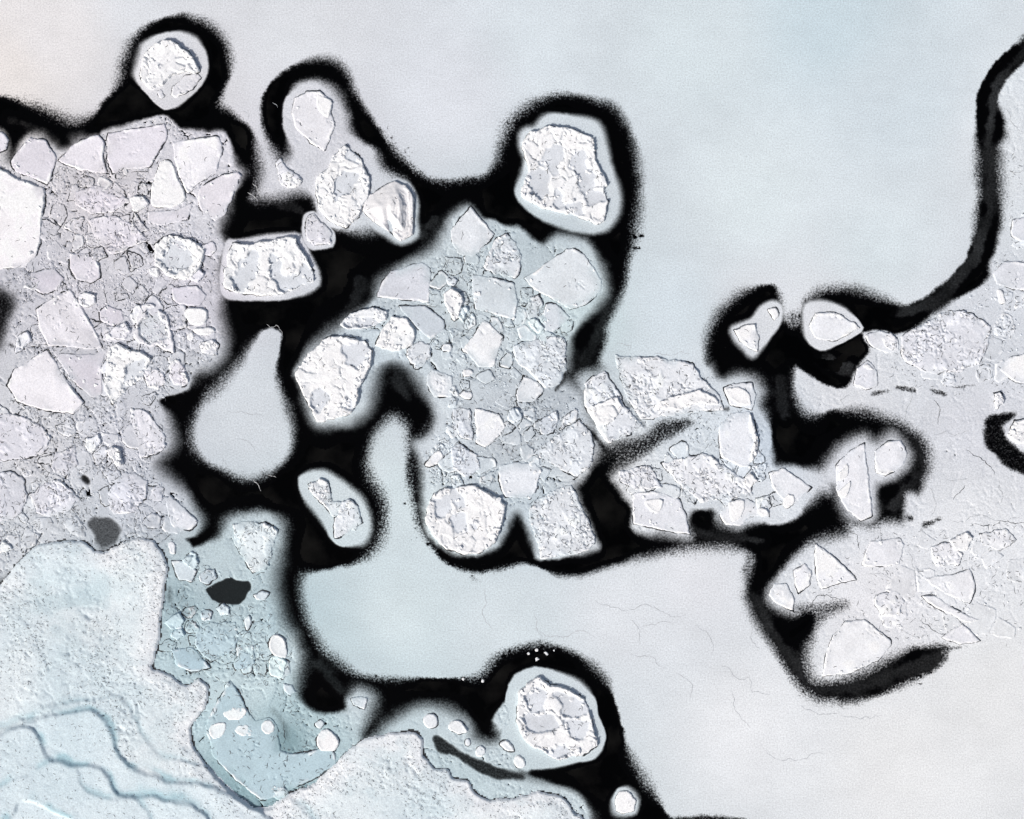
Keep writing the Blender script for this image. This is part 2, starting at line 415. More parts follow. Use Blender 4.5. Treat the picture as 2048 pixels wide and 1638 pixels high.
SKIN = [
    [(2060, 90, 14), (1990, 170, 14), (1978, 280, 16), (1980, 420, 16), (1950, 520, 18), (1880, 600, 18), (1800, 630, 14)],
    [(1508, 1190, 10), (1560, 1290, 16), (1625, 1372, 16), (1720, 1376, 18), (1850, 1325, 20), (1900, 1305, 14)],
    [(1385, 1060, 10), (1440, 1075, 12), (1520, 1080, 10)], [(1170, 720, 18), (1215, 620, 8)], [(795, 760, 18), (815, 800, 10)],
    [(1690, 735, 20), (1650, 720, 14)], [(1835, 880, 14), (1850, 940, 12), (1785, 1010, 16)], [(1560, 760, 14), (1570, 830, 14)],
    [(560, 400, 12), (600, 420, 14)], [(700, 630, 10), (720, 560, 16)], [(640, 1330, 14), (680, 1380, 10)], [(20, 240, 16), (60, 250, 10)], [(870, 440, 12), (840, 470, 8)],
]
TINT = [  # colour of the ice as it lies in the place
    (100, 80, 224, 221, 224), (20, 140, 226, 220, 219), (300, 10, 216, 219, 226), (600, 60, 214, 217, 224), (900, 200, 217, 221, 230), (1100, 60, 210, 219, 227),
    (1400, 100, 206, 217, 224), (1500, 400, 215, 225, 231), (1800, 200, 203, 214, 223), (1750, 500, 208, 218, 225), (1350, 620, 205, 216, 225), (1650, 40, 196, 212, 222),
    (800, 980, 203, 216, 222), (800, 1230, 206, 219, 225), (1000, 1250, 206, 216, 223), (1250, 1230, 216, 220, 227), (1500, 1450, 224, 226, 231), (1800, 1520, 227, 228, 231), (1400, 1150, 219, 221, 228),
    (1950, 850, 210, 212, 221), (1700, 800, 215, 217, 224), (1950, 1050, 222, 224, 230), (2025, 300, 216, 221, 228), (2000, 1400, 226, 227, 230), (1980, 640, 204, 208, 217),
    (200, 400, 205, 201, 208), (150, 600, 200, 198, 207), (60, 900, 206, 206, 213), (250, 880, 199, 200, 210), (300, 1010, 190, 194, 205), (410, 580, 199, 197, 208), (400, 290, 214, 212, 222), (60, 1040, 196, 200, 208), (30, 560, 188, 188, 198),
    (420, 1130, 182, 198, 206), (400, 1300, 176, 198, 207), (500, 1545, 154, 183, 192), (640, 1450, 176, 199, 207), (560, 1250, 176, 198, 208), (950, 1470, 190, 203, 211), (900, 1570, 188, 206, 214), (410, 1420, 178, 202, 212), (560, 1420, 168, 192, 201), (710, 1400, 190, 202, 210), (520, 1375, 192, 210, 217), (572, 1480, 118, 148, 158), (352, 1205, 150, 172, 182), (470, 1590, 132, 164, 174), (440, 1400, 196, 214, 221), (590, 1300, 196, 212, 219),
    (880, 560, 186, 197, 205), (1050, 490, 184, 197, 206), (1000, 850, 186, 193, 202), (870, 890, 206, 214, 223), (1170, 640, 192, 208, 214), (760, 700, 190, 202, 212), (1040, 1010, 188, 200, 210), (1110, 815, 184, 192, 202),
    (1400, 870, 203, 211, 220), (1545, 890, 192, 203, 217), (1540, 1000, 212, 217, 225), (1230, 960, 215, 217, 222),
    (400, 180, 208, 208, 214), (1215, 330, 200, 208, 216), (640, 270, 204, 205, 214), (500, 830, 204, 210, 218), (540, 480, 212, 212, 220), (720, 950, 206, 216, 222),
    (1750, 1200, 223, 223, 229), (1690, 930, 214, 217, 226), (1660, 650, 218, 220, 227), (1510, 640, 212, 215, 222),
]
TP = np.array(TINT, dtype=np.float64)
def tint_at(x, y):
    num = 0; den = 0
    for px, py, r, g, b in TP:
        w = 1.0 / ((x - px) ** 2 + (y - py) ** 2 + 900.0) ** 1.5
        den = den + w
        num = num + w[..., None] * np.array([r, g, b])
    c = num / den[..., None]
    g = c.mean(-1, keepdims=True)
    return lin(np.minimum(g + (c - g) * .92 + np.array([3.0, 4.0, 1.5]), 236))

def axis(a, b, step, m):
    core = np.arange(a - 60, b + 60.1, step)
    out = []; d = step * 1.5; v = core[-1]
    while v < FAR * .8:
        v += d; d *= 1.22; out.append(v)
    lo = core[0] - (np.array(out) - core[-1])
    return np.concatenate([lo[::-1], core, np.array(out)])

xs = axis(0, 2048, 2.4, 60); ys = axis(0, 1638, 2.4, 60)
if len(xs) % 2 == 0: xs = xs[:-1]
if len(ys) % 2 == 0: ys = ys[:-1]
GX, GY = np.meshgrid(xs, ys)
cxs = xs[::2]; cys = ys[::2]
CX, CY = np.meshgrid(cxs, cys)
ny, nx = GX.shape

def up(A):
    """coarse grid (every second line) to the full one"""
    B = np.empty((A.shape[0], nx)); B[:, ::2] = A; B[:, 1::2] = .5 * (A[:, :-1] + A[:, 1:])
    C = np.empty((ny, nx)); C[::2] = B; C[1::2] = .5 * (B[:-1] + B[1:])
    return C

def sd_coarse(fn, pts, pad=70):
    a = np.array([p[:2] for p in pts])
    i0 = max(np.searchsorted(cxs, a[:, 0].min() - pad) - 1, 0); i1 = min(np.searchsorted(cxs, a[:, 0].max() + pad) + 1, len(cxs))
    j0 = max(np.searchsorted(cys, a[:, 1].min() - pad) - 1, 0); j1 = min(np.searchsorted(cys, a[:, 1].max() + pad) + 1, len(cys))
    R = np.full(CX.shape, 999.0)
    R[j0:j1, i0:i1] = fn(CX[j0:j1, i0:i1], CY[j0:j1, i0:i1], pts)
    return up(R)

rag = (fbm(GX, GY, 26, 3, 3) - .5) * 9 + (fbm(GX, GY, 9, 2, 4) - .5) * 5
wvar = 0.25 + 1.5 * sst(.2, .8, fbm(GX, GY, 110, 2, 5))
cover = np.full(GX.shape, -9.0); label = np.full(GX.shape, -1, np.int32)
grain = np.zeros(GX.shape); relief = np.zeros(GX.shape)
base_sd = {}
for k, (key, pl, wd, gr, rl) in enumerate(BASES):
    pl = smooth_poly(pl)
    foot = key.startswith("f_")
    sd = sd_coarse(poly_sd, pl) + rag * (.35 if foot else .8)
    c = -sd / (wd * wvar) + (.38 if foot else .06)
    m = c > cover
    cover = np.where(m, c, cover); label = np.where(m, k, label); grain = np.where(m, gr, grain); relief = np.where(m, rl, relief)
    base_sd[key] = sd
grain = grain * (.35 + 1.2 * fbm(GX, GY, 170, 2, 42))
in_sheet = np.clip(cover, -3, 6)
cover = np.clip(cover, -2.2, 2.2)
for kind, pts, wd, fl, gr in PONDS:
    if kind == 'p':
        sd = sd_coarse(poly_sd, smooth_poly(pts, 3, .3))
    else:
        sd = sd_coarse(stroke_sd, pts)
    sd = sd + rag * min(1.0, .45 + wd / 16.0) * .9
    t = 1 - sst(-wd * .6, wd, sd)
    cover = np.where(t > 0, np.minimum(cover, cover * (1 - t) + fl * t), cover)
    grain = np.where(t > 0, grain * (1 - t) + gr * t, grain)
# dark young ice skinning over parts of the leads
for pts in SKIN:
    sd = sd_coarse(stroke_sd, pts) + rag * 1.5
    t = sst(14, -10, sd)
    lv = -.50 + .30 * (fbm(GX, GY, 60, 3, 43) - .5)
    hi = cover * (1 - t) + lv * t
    m = (t > 0) & (hi > cover)
    cover = np.where(m, hi, cover); grain = np.where(m, np.minimum(grain, .3) * (1 - t) + .12 * t, grain)
# frayed holes just inside the sheet edges
fray = sst(.74, .86, fbm(GX, GY, 8, 2, 40)) * sst(.5, .62, fbm(GX, GY, 60, 2, 41)) * sst(5.0, 1.5, in_sheet) * (grain > .75) * (relief < .2)
cover = cover - fray * 2.0

# relief of the frozen slush
patch = sst(.38, .6, fbm(GX, GY, 70, 3, 20))
cr1, cs1 = crevices(GX, GY, 15, 21)
cr2, cs2 = crevices(GX, GY, 8.5, 24, .16)
cr0, cs0 = crevices(GX, GY, 46, 27, .05)
patch2 = sst(.42, .58, fbm(GX, GY, 45, 3, 26))
full = sst(-.4, 1.6, cover)
BZ = -.055 + .05 * sst(-1.3, .6, cover) + full * (.004 * fbm(GX, GY, 40, 3, 30) + relief * (.03 * fbm(GX, GY, 25, 2, 31) + .05 * (cs0 - .3) - .12 * cr0 + patch * (.030 * cs1 - .14 * cr1) + patch2 * (.02 * cs2 - .12 * cr2)))
FL = np.clip(relief, 0, 1) * (.25 + .75 * patch2)
BZ = BZ + full * np.where(relief < .1, .010 * (fbm(GX * .6 + GY * .12, GY, 30, 3, 32) - .5), 0)
streak = fbm(GX * .30 + GY * .10, GY - GX * .05, 14, 4, 33) - .5
broad = fbm(GX, GY, 120, 3, 34) - .5
BT = np.empty(GX.shape + (3,))
tc_ = tint_at(CX, CY)
for ch in range(3):
    BT[..., ch] = up(tc_[..., ch])
var = 1 + .14 * broad + np.where(relief < .1, .05 * streak, .04 * streak) + np.where(relief < .1, .05 * (fbm(GX, GY, 22, 3, 35) - .5), 0) + relief * .12 * (cs0 - .4) + relief * patch * .08 * (cs1 - .5) + relief * patch2 * .08 * (cs2 - .5)
BT *= var[..., None]
BT = np.clip(BT, .02, .9)

def base_z(x, y):
    """height of the thin ice at photograph pixels"""
    x = np.clip(x, xs[0], xs[-2]); y = np.clip(y, ys[0], ys[-2])
    i = np.clip(np.searchsorted(xs, x) - 1, 0, nx - 2); j = np.clip(np.searchsorted(ys, y) - 1, 0, ny - 2)
    fx = (x - xs[i]) / (xs[i + 1] - xs[i]); fy = (y - ys[j]) / (ys[j + 1] - ys[j])
    return (BZ[j, i] * (1 - fx) + BZ[j, i + 1] * fx) * (1 - fy) + (BZ[j + 1, i] * (1 - fx) + BZ[j + 1, i + 1] * fx) * fy

def base_cov(x, y):
    i = np.clip(np.searchsorted(xs, x) - 1, 0, nx - 2); j = np.clip(np.searchsorted(ys, y) - 1, 0, ny - 2)
    return cover[j, i]

cell_lab = label[:-1, :-1]
cell_on = np.maximum(np.maximum(cover[:-1, :-1], cover[1:, :-1]), np.maximum(cover[1:, 1:], cover[:-1, 1:])) > -1.9
KEYI = {b[0]: i for i, b in enumerate(BASES)}
def base_mesh(key, name, org=(0, 0)):
    return grid_mesh(name, GX, GY, BZ, (cell_lab == KEYI[key]) & cell_on, M_BASE,
                     {"alb": BT, "cover": cover, "grain": grain, "fleck": FL}, org)

SHEETS = {}
for key, name, lab in [
    ("upper", "ice_sheet", "smooth pale blue sheet of new ice across the top"),
    ("lower", "ice_sheet", "smooth white sheet of new ice in the lower right"),
    ("right", "ice_sheet", "cracked white ice along the right edge with floes frozen in"),
    ("left", "slush_ice", "lavender grey refrozen slush between the floes at the left"),
    ("shore", "slush_ice", "teal grey slush in the cove along the snow bank"),
    ("centre", "slush_ice", "blue grey refrozen slush between the floes in the middle"),
    ("raft_m", "slush_ice", "grainy slush joining the small floes top centre"),
    ("raft_d", "slush_ice", "pale slush between the floes right of the middle"),
    ("raft_f", "slush_ice", "pale slush round the two floes beside the curved lead"),
]:
    o = link(bpy.data.objects.new(name, base_mesh(key, name)))
    tag(o, lab, None, None, "structure")
    SHEETS[key] = o
ox, oy = W(490, 830)
pear = bpy.data.objects.new("ice_pan", base_mesh("pear", "ice_pan", (ox, oy)))
pear.location = (ox, oy, 0)
tag(link(pear), "smooth pear-shaped pan of thin grey ice with blurred edges in black water", "ice pan")

# ------------------------------------------------------------------ short curved fissures, joined per piece of ice
def fissures(parent, px, py, zf, org, seed, length=(5, 15), width=(.7, 1.5), ang=None, mat=None, curl=1.0):
    """dark, wet, tapering arcs lying on the surface z = zf(x, y)"""
    n = len(px)
    if n == 0: return None
    r = np.random.default_rng(seed)
    K = 5
    a = r.uniform(0, 6.283, n) if ang is None else ang + r.normal(0, .45, n)
    cu = r.normal(0, 1.3, n) * curl
    L_ = r.uniform(length[0], length[1], n) * r.uniform(.5, 1, n); wd = r.uniform(width[0], width[1], n)
    x = px.copy(); y = py.copy(); V = []
    for i in range(K):
        t = i / (K - 1); w = wd * (.25 + .75 * math.sin(math.pi * (.12 + .76 * t)))
        jx = r.normal(0, .35, n); jy = r.normal(0, .35, n)
        nxv = -np.sin(a); nyv = np.cos(a)
        for s_ in (-.5, .5):
            vx = x + jx + nxv * w * s_; vy = y + jy + nyv * w * s_
            wx, wy = W(vx, vy)
            V.append(np.stack([wx - org[0], wy - org[1], zf(vx, vy) + .012], -1))
        x = x + np.cos(a) * L_ / (K - 1); y = y + np.sin(a) * L_ / (K - 1)
        a = a + cu / (K - 1)
    V = np.stack(V, 1).reshape(-1, 3)
    o = np.arange(n)[:, None, None] * (2 * K)
    q = np.array([[2 * i, 2 * i + 1, 2 * i + 3, 2 * i + 2] for i in range(K - 1)])[None]
    me = make_mesh("fissures", V, (o + q).reshape(-1, 4), mat or M_FISS, False)
    return tag(link(bpy.data.objects.new("fissures", me), parent), None, None, None, "stuff")

def grid_lookup(X, Y, Z):
    x0 = X[0, 0]; y0 = Y[0, 0]; st = X[0, 1] - X[0, 0]
    def f(x, y):
        i = np.clip(np.rint((x - x0) / st).astype(int), 0, X.shape[1] - 1); j = np.clip(np.rint((y - y0) / st).astype(int), 0, X.shape[0] - 1)
        return Z[j, i]
    return f

# ------------------------------------------------------------------ snow bank, lower left
BANK = [(-F_, 1240)] + P("-400,1215 -100,1195 0,1168 30,1128 55,1106 80,1087 120,1081 165,1081 190,1100 210,1104 240,1086 265,1075 300,1078 325,1100 336,1140 331,1170 326,1210 321,1260 318,1290 305,1332 320,1340 345,1350 365,1369 385,1365 400,1357 418,1375 415,1402 400,1430 381,1456 389,1490 415,1530 450,1570 490,1604 515,1618 545,1612 580,1585 620,1570 650,1545 690,1507 730,1476 770,1468 800,1462 830,1462 845,1476 848,1510 870,1536 895,1536 905,1555 935,1561 950,1585 980,1599 1040,1593 1075,1582 1100,1586 1130,1596 1150,1626 1172,1645 1210,1800 1300,2600") + [(2000, F_), (-F_, F_)]
TERR1 = [(-F_, 1600)] + P("-300,1520 -60,1490 0,1468 60,1442 120,1428 182,1420 205,1432 225,1462 240,1500 252,1525 285,1546 340,1556 420,1570 495,1606 560,1650 700,1800") + [(900, F_), (-F_, F_)]
TERR2 = [(-F_, 1700)] + P("-300,1560 -60,1500 20,1460 60,1450 84,1470 98,1500 112,1516 150,1526 190,1527 222,1552 240,1585 290,1590 372,1601 400,1612 424,1650 480,1800") + [(500, F_), (-F_, F_)]
TERR3 = P("20,1660 32,1618 52,1597 92,1606 135,1627 175,1660 120,1800 40,1800")
bxs = np.concatenate([xs[xs < -60], np.arange(-60, 1241, 3.0)]); bys = np.concatenate([np.arange(1050, 1699, 3.0), ys[ys > 1700]])
KX, KY = np.meshgrid(bxs, bys)
bsd = poly_sd(KX, KY, smooth_poly(BANK)) + (fbm(KX, KY, 14, 3, 50) - .5) * 7 + (fbm(KX, KY, 5, 2, 51) - .5) * 2.5
inside = np.clip(-bsd, 0, 1e9)
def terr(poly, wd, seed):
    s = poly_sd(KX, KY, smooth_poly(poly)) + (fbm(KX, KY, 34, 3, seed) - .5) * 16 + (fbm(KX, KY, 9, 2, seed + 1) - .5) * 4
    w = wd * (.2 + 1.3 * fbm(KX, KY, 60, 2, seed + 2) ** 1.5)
    SCARP_SHADE.append(np.exp(-((s - w) / (w * .8 + 3.5)) ** 2) * sst(.35, .6, fbm(KX, KY, 50, 2, seed + 3)))
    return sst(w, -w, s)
SCARP_SHADE = []
rough = sst(.3, .7, fbm(KX, KY, 90, 3, 55))
# low hollow in the upper part of the bank
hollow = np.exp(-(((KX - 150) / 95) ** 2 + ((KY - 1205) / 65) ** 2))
bc1, bs1 = crevices(KX, KY, 22, 54)
bc2, bs2 = crevices(KX * .9 + KY * .4, KY * 1.3 - KX * .5, 9, 57, .18)
T1 = terr(TERR1, 7, 60); T2 = terr(TERR2, 7, 70); T3 = terr(TERR3, 8, 80)
T4 = terr([(x + 75, y + 62) for x, y in TERR2], 5, 90); T5 = terr([(x + 48, y - 30) for x, y in TERR1], 6, 100)
fineb = sst(.35, .6, fbm(KX, KY, 60, 3, 59)) * (1 - .75 * T1)
KZ = -.05 + .26 * sst(0, 3.2, inside) + .10 * sst(3, 30, inside) + .5 * sst(40, 500, inside) \
    + .19 * T1 + .21 * T2 - .22 * T3 + .08 * T4 + .09 * T5 \
    - .30 * hollow * sst(0, 60, inside) \
    + sst(3, 14, inside) * (.16 * (fbm(KX, KY, 60, 3, 52) - .5) + .035 * (fbm(KX * .8 + KY * .5, KY * 1.2 - KX * .5, 11, 3, 53) - .5) + (.04 * bs1 - .10 * bc1) * rough * (1 - .6 * T1) + (.015 * bs2 - .09 * bc2) * fineb)
KF = .12 + .75 * fineb
KC = lin(np.array([224, 233, 236])) * (1 + .10 * (fbm(KX, KY, 50, 3, 56) - .5)[..., None])
edge_white = sst(60, 8, inside)[..., None]
KC = KC * (1 - edge_white) + lin(np.array([240, 243, 245])) * edge_white
bluish = (sst(.5, .8, fbm(KX, KY, 140, 2, 58)))[..., None]
KC = KC * (1 - .5 * bluish) + lin(np.array([202, 220, 227])) * .5 * bluish
KC = KC * (1 - .55 * T1[..., None]) + lin(np.array([217, 233, 239])) * .55 * T1[..., None]
scarp_shade = np.clip(SCARP_SHADE[0] + SCARP_SHADE[1] + SCARP_SHADE[2] + .7 * SCARP_SHADE[3] + .5 * SCARP_SHADE[4], 0, 1)[..., None] * sst(4, 30, inside)[..., None]
KC = KC * (1 - .7 * scarp_shade) + lin(np.array([160, 200, 210])) * .7 * scarp_shade      # cyan shadow of the steps, painted into the snow colour
hollow_shade = (hollow * sst(.42, .62, fbm(KX, KY, 40, 3, 65)))[..., None]
KC = KC * (1 - .6 * hollow_shade) + lin(np.array([186, 206, 212])) * .6 * hollow_shade  # blue-grey shading of the hollow, put into the colour in patches
mott = (sst(.52, .7, fbm(KX * .7 + KY * .4, KY - KX * .3, 34, 3, 66)) * (1 - .4 * T1))[..., None]
KC = KC * (1 - .3 * mott) + lin(np.array([196, 214, 220])) * .3 * mott
keepb = (np.minimum(np.minimum(bsd[:-1, :-1], bsd[1:, :-1]), np.minimum(bsd[1:, 1:], bsd[:-1, 1:])) < 1.0)
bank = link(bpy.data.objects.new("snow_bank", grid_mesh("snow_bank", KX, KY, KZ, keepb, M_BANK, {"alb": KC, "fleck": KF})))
bw = bsd - np.clip((fbm(KX, KY, 26, 3, 63) - .38) * 11, -3, 3.0)
bw = np.minimum(bw, bsd - 1.2 * sst(.35, .5, fbm(KX, KY, 40, 2, 64)))
bkz = np.maximum(base_z(KX, KY), -.045) + .012
def quad_max(a): return np.maximum(np.maximum(a[:-1, :-1], a[1:, :-1]), np.maximum(a[1:, 1:], a[:-1, 1:]))
def quad_min(a): return np.minimum(np.minimum(a[:-1, :-1], a[1:, :-1]), np.minimum(a[1:, 1:], a[:-1, 1:]))
link(bpy.data.objects.new("crack", grid_mesh("crack", KX, KY, bkz, (quad_max(bw) < 1.5) & (quad_min(bsd) > -6) & (KX[:-1, :-1] > -300) & (KY[:-1, :-1] < 1900), M_CRACK, {})), bank)
rb = np.random.default_rng(77)
fx_ = rb.uniform(-40, 1200, 15000); fy_ = rb.uniform(1070, 1690, 15000)
bi = np.clip(np.searchsorted(bxs, fx_), 0, len(bxs) - 1); bj = np.clip(np.searchsorted(bys, fy_), 0, len(bys) - 1)
okb = (inside[bj, bi] > 4) & (rb.uniform(0, 1, 15000) < .10 + .75 * fineb[bj, bi] + .5 * sst(50, 10, inside[bj, bi]))
def bank_z(x, y):
    return KZ[np.clip(np.searchsorted(bys, y - 1.5), 0, len(bys) - 1), np.clip(np.searchsorted(bxs, x - 1.5), 0, len(bxs) - 1)]
fissures(bank, fx_[okb], fy_[okb], bank_z, (0, 0), 78, (2, 8), (.5, 1.0), np.where(fx_[okb] > 600, .75, .55))
tag(bank, "broad terraced snow bank along the lower left shore", None, None, "structure")

# ------------------------------------------------------------------ pieces of broken ice
def chunk_variants(n, k, flat, seed):
    r = np.random.default_rng(seed); out = []
    for _ in range(n):
        p = r.normal(size=(k, 3)); p /= np.linalg.norm(p, axis=1)[:, None]
        p *= r.uniform(.7, 1.0, (k, 1)); p[:, 2] *= flat; p[:, 0] *= r.uniform(.65, 1.0)
        bm = bmesh.new()
        for q in p: bm.verts.new(q)
        res = bmesh.ops.convex_hull(bm, input=bm.verts[:])
        bmesh.ops.delete(bm, geom=[g for g in res["geom_interior"] if isinstance(g, bmesh.types.BMVert)], context='VERTS')
        bmesh.ops.triangulate(bm, faces=bm.faces[:])
        bm.verts.ensure_lookup_table(); bm.verts.index_update()
        out.append((np.array([v.co[:] for v in bm.verts]), np.array([[v.index for v in f.verts] for f in bm.faces])))
        bm.free()
    return out
BLK = []
for v, f in chunk_variants(18, 17, .45, 3):
    BLK.append(make_mesh("snow_block", v, f, M_BLOCK, False))
CRUMB = chunk_variants(14, 10, .5, 5)

def scatter_mesh(name, pts, sizes, zs, mat, col, org, seed):
    """many crumbs joined in one mesh"""
    r = np.random.default_rng(seed); V = []; Fc = []; A = []; off = 0
    for (px, py), s, z, c in zip(pts, sizes, zs, col):
        v, f = CRUMB[r.integers(len(CRUMB))]
        a = r.uniform(0, 6.283); ca, sa = math.cos(a), math.sin(a)
        s = s / S
        x = (v[:, 0] * ca - v[:, 1] * sa) * s; y = (v[:, 0] * sa + v[:, 1] * ca) * s
        wx, wy = W(px, py)
        V.append(np.stack([x + wx - org[0], y + wy - org[1], v[:, 2] * s * .7 + z], -1)); Fc.append(f + off); off += len(v)
        A.append(np.repeat(np.asarray(c)[None], len(v), 0))
    return make_mesh(name, np.concatenate(V), np.concatenate(Fc), mat, False, {"alb": ('FLOAT_COLOR', np.concatenate(A))})

# ------------------------------------------------------------------ floes
ALL_SLABS = []
def slab_field(poly, step, seed, ragged, kk_=.2):
    a = np.array(poly); pad = 10
    gx = np.arange(a[:, 0].min() - pad, a[:, 0].max() + pad, step); gy = np.arange(a[:, 1].min() - pad, a[:, 1].max() + pad, step)
    X, Y = np.meshgrid(gx, gy)
    sd = poly_sd(X, Y, smooth_poly(poly, 3, kk_))
    sd = sd + (fbm(X, Y, 26, 3, seed) - .5) * 8 * ragged + (fbm(X, Y, 9, 3, seed + 1) - .5) * 6.0 * ragged
    return X, Y, sd

def snapped(X, Y, sd, step):
    gyv, gxv = np.gradient(sd, step)
    g2 = np.maximum(gxv ** 2 + gyv ** 2, .15)
    m = sd > -.5 * step
    dx = np.where(m, -gxv * sd / g2, 0); dy = np.where(m, -gyv * sd / g2, 0)
    lim = step * 1.2
    return X + np.clip(dx, -lim, lim), Y + np.clip(dy, -lim, lim), m

def cells(sd, step):
    mx = np.maximum(np.maximum(sd[:-1, :-1], sd[1:, :-1]), np.maximum(sd[1:, 1:], sd[:-1, 1:]))
    return mx < step

STYLE_COL = {'smooth': (230, 231, 236), 'white': (247, 247, 248), 'crumb': (228, 229, 234), 'rubble': (246, 247, 248), 'berg': (232, 231, 232), 'teal': (186, 205, 213), 'stripe': (222, 222, 228)}

def build_slab(parent, org, poly, style, H, col, ponds, seed, crack, plate=None, melt=True):
    step = 2.0
    X, Y, sd = slab_field(poly, step, seed, {'smooth': .6, 'white': .5, 'crumb': 1.0, 'rubble': 1.0, 'berg': .6, 'teal': .9, 'stripe': .5}[style], .9 if style == 'white' else .2)
    d = np.clip(-sd, 0, None)
    base = lin(np.array(col if col is not None else STYLE_COL[style]))
    C = np.repeat(base[None, None], X.shape[0], 0).repeat(X.shape[1], 1)
    lip = np.exp(-((d - 3) / 3.5) ** 2) * sst(.45, .7, fbm(X, Y, 16, 2, seed + 9))
    bigv = fbm(X, Y, 45, 3, seed + 2) - .5
    Z = np.full(X.shape, H) + .05 * bigv + .010 * (fbm(X, Y, 9, 3, seed + 3) - .5)
    tl = random.Random(seed)
    ax = np.array(poly)[:, 0].mean(); ay = np.array(poly)[:, 1].mean()
    Z += ((X - ax) * tl.uniform(-1, 1) + (Y - ay) * tl.uniform(-1, 1)) * .0006
    cv = 1 + .22 * bigv + .08 * (fbm(X, Y, 12, 2, seed + 16) - .5)
    FLK = np.full(X.shape, .10) + .3 * np.exp(-(d / 6) ** 2)
    if style in ('smooth', 'white', 'stripe', 'teal'):
        Z += .05 * lip
        pm = sst(.58, .75, fbm(X, Y, 30, 3, seed + 4))
        k1, t1 = crevices(X, Y, 11, seed + 5, .16)
        Z += (.02 * t1 - .10 * k1) * pm
        FLK = FLK + .45 * pm
        cv = cv + .10 * lip
        if style == 'stripe':
            u = (X * .86 + Y * -.5)
            s_ = fbm(u, (X * .5 + Y * .86) * .12, 16, 3, seed + 6)
            Z += .05 * (s_ - .5); cv = cv + .5 * (s_ - .45)
    elif style == 'crumb':
        pm = .06 + .94 * sst(.44, .62, fbm(X, Y, 34, 3, seed + 4))
        k1, t1 = crevices(X, Y, 14, seed + 5); k2, t2 = crevices(X, Y, 8, seed + 6, .18)
        Z += (.05 * t1 - .15 * k1) * (.3 + .7 * pm) + (.03 * t2 - .12 * k2) * pm + .03 * lip
        wh = sst(.55, .68, fbm(X, Y, 28, 3, seed + 7))
        Z += .06 * wh; cv = cv + .14 * wh + .10 * (t1 - .5) * pm + .08 * (t2 - .5) * pm
        FLK = FLK + .6 * pm
    elif style == 'rubble':
        rim = np.exp(-(d / 11.0) ** 2)
        pk = np.zeros(X.shape)
        for pd in ponds:
            ps = poly_sd(X, Y, smooth_poly(pd, 3, .4)) + (fbm(X, Y, 22, 3, seed + 12) - .5) * 26 - 3.0
            pk = np.maximum(pk, sst(1.6, -1.6, ps))
        hill = fbm(X, Y, 26, 3, seed + 4)
        pm = np.clip(sst(.42, .6, fbm(X, Y, 40, 2, seed + 13)) * .9 + rim, 0, 1)
        k1, t1 = crevices(X, Y, 27, seed + 6, .08); k2, t2 = crevices(X, Y, 12, seed + 7, .14)
        up_ = .12 * hill + .06 * rim + .12 * t1 - .16 * k1 + (.04 * t2 - .08 * k2) * pm ** 2
        Z += np.where(pk > 0, up_ * (1 - pk) - .03 * pk, up_)
        pc = lin(np.array([218, 222, 227]))
        pcv = (1 + .25 * (fbm(X, Y, 18, 3, seed + 15) - .5))[..., None]
        C = C * (1 - pk[..., None]) + pc * pcv * pk[..., None]
        FLK = FLK + .15 * pm
    elif style == 'berg':
        Z += .42 * sst(0, 40, d)
        wsd = d + (fbm(X, Y, 16, 3, seed + 4) - .5) * 12
        band = sst(.35, .6, (X - X.mean()) / 55 + (Y - Y.mean()) / 110 + .35)
        Z += band * .045 * np.sin(wsd * 1.1) + band * .10 * np.sin(wsd * .24 + 1.0)
        Z += .16 * (fbm(X * .8, Y * 1.2, 20, 3, seed + 5) - .5)
        fold = np.exp(-((X - 777 - (Y - 430) * .15) / 6) ** 2) * sst(400, 440, Y)
        Z -= .35 * fold
    em = sst(.36 if plate else .46, .56 if plate else .66, fbm(X, Y, 42, 2, seed + 17)) * np.exp(-(d / 13) ** 2)
    if style in ('smooth', 'crumb', 'stripe', 'teal') and melt:
        C = C * (1 - .8 * em[..., None]) + tint_at(X, Y) * .8 * em[..., None]
        Z = Z * (1 - .45 * em)
        sn = lip * sst(.5, .3, em)
        C = C * (1 - .6 * sn[..., None]) + .87 * .6 * sn[..., None]
    C = C * np.clip(cv, .8, 1.15)[..., None]
    C = np.clip(C, .02, .90)
    # keep the sunny, weathered rim rounded and drop the outline below the water line
    Z = Z * sst(-1.5, 1.9, d) - .05 * (1 - sst(-1.5, 1.9, d))
    SX, SY, m = snapped(X, Y, sd, step)
    Z = np.where(m, -.055, Z)
    me = grid_mesh("slab", SX, SY, Z, cells(sd, step), M_SLAB, {"alb": C, "fleck": FLK}, org)
    if plate:
        so = link(bpy.data.objects.new(plate, me), parent); so.location = (org[0], org[1], 0); parent = so
    else:
        so = link(bpy.data.objects.new("slab", me), parent); parent = so
    dens = {'crumb': .0105, 'rubble': .0034, 'smooth': .0009, 'white': .0004, 'stripe': .0022, 'teal': .0050, 'berg': .003}[style]
    rs = np.random.default_rng(seed + 40)
    nn = int((sd < 0).sum() * step * step * dens * 1.6)
    jj, ii = np.nonzero(sd < -2.5)
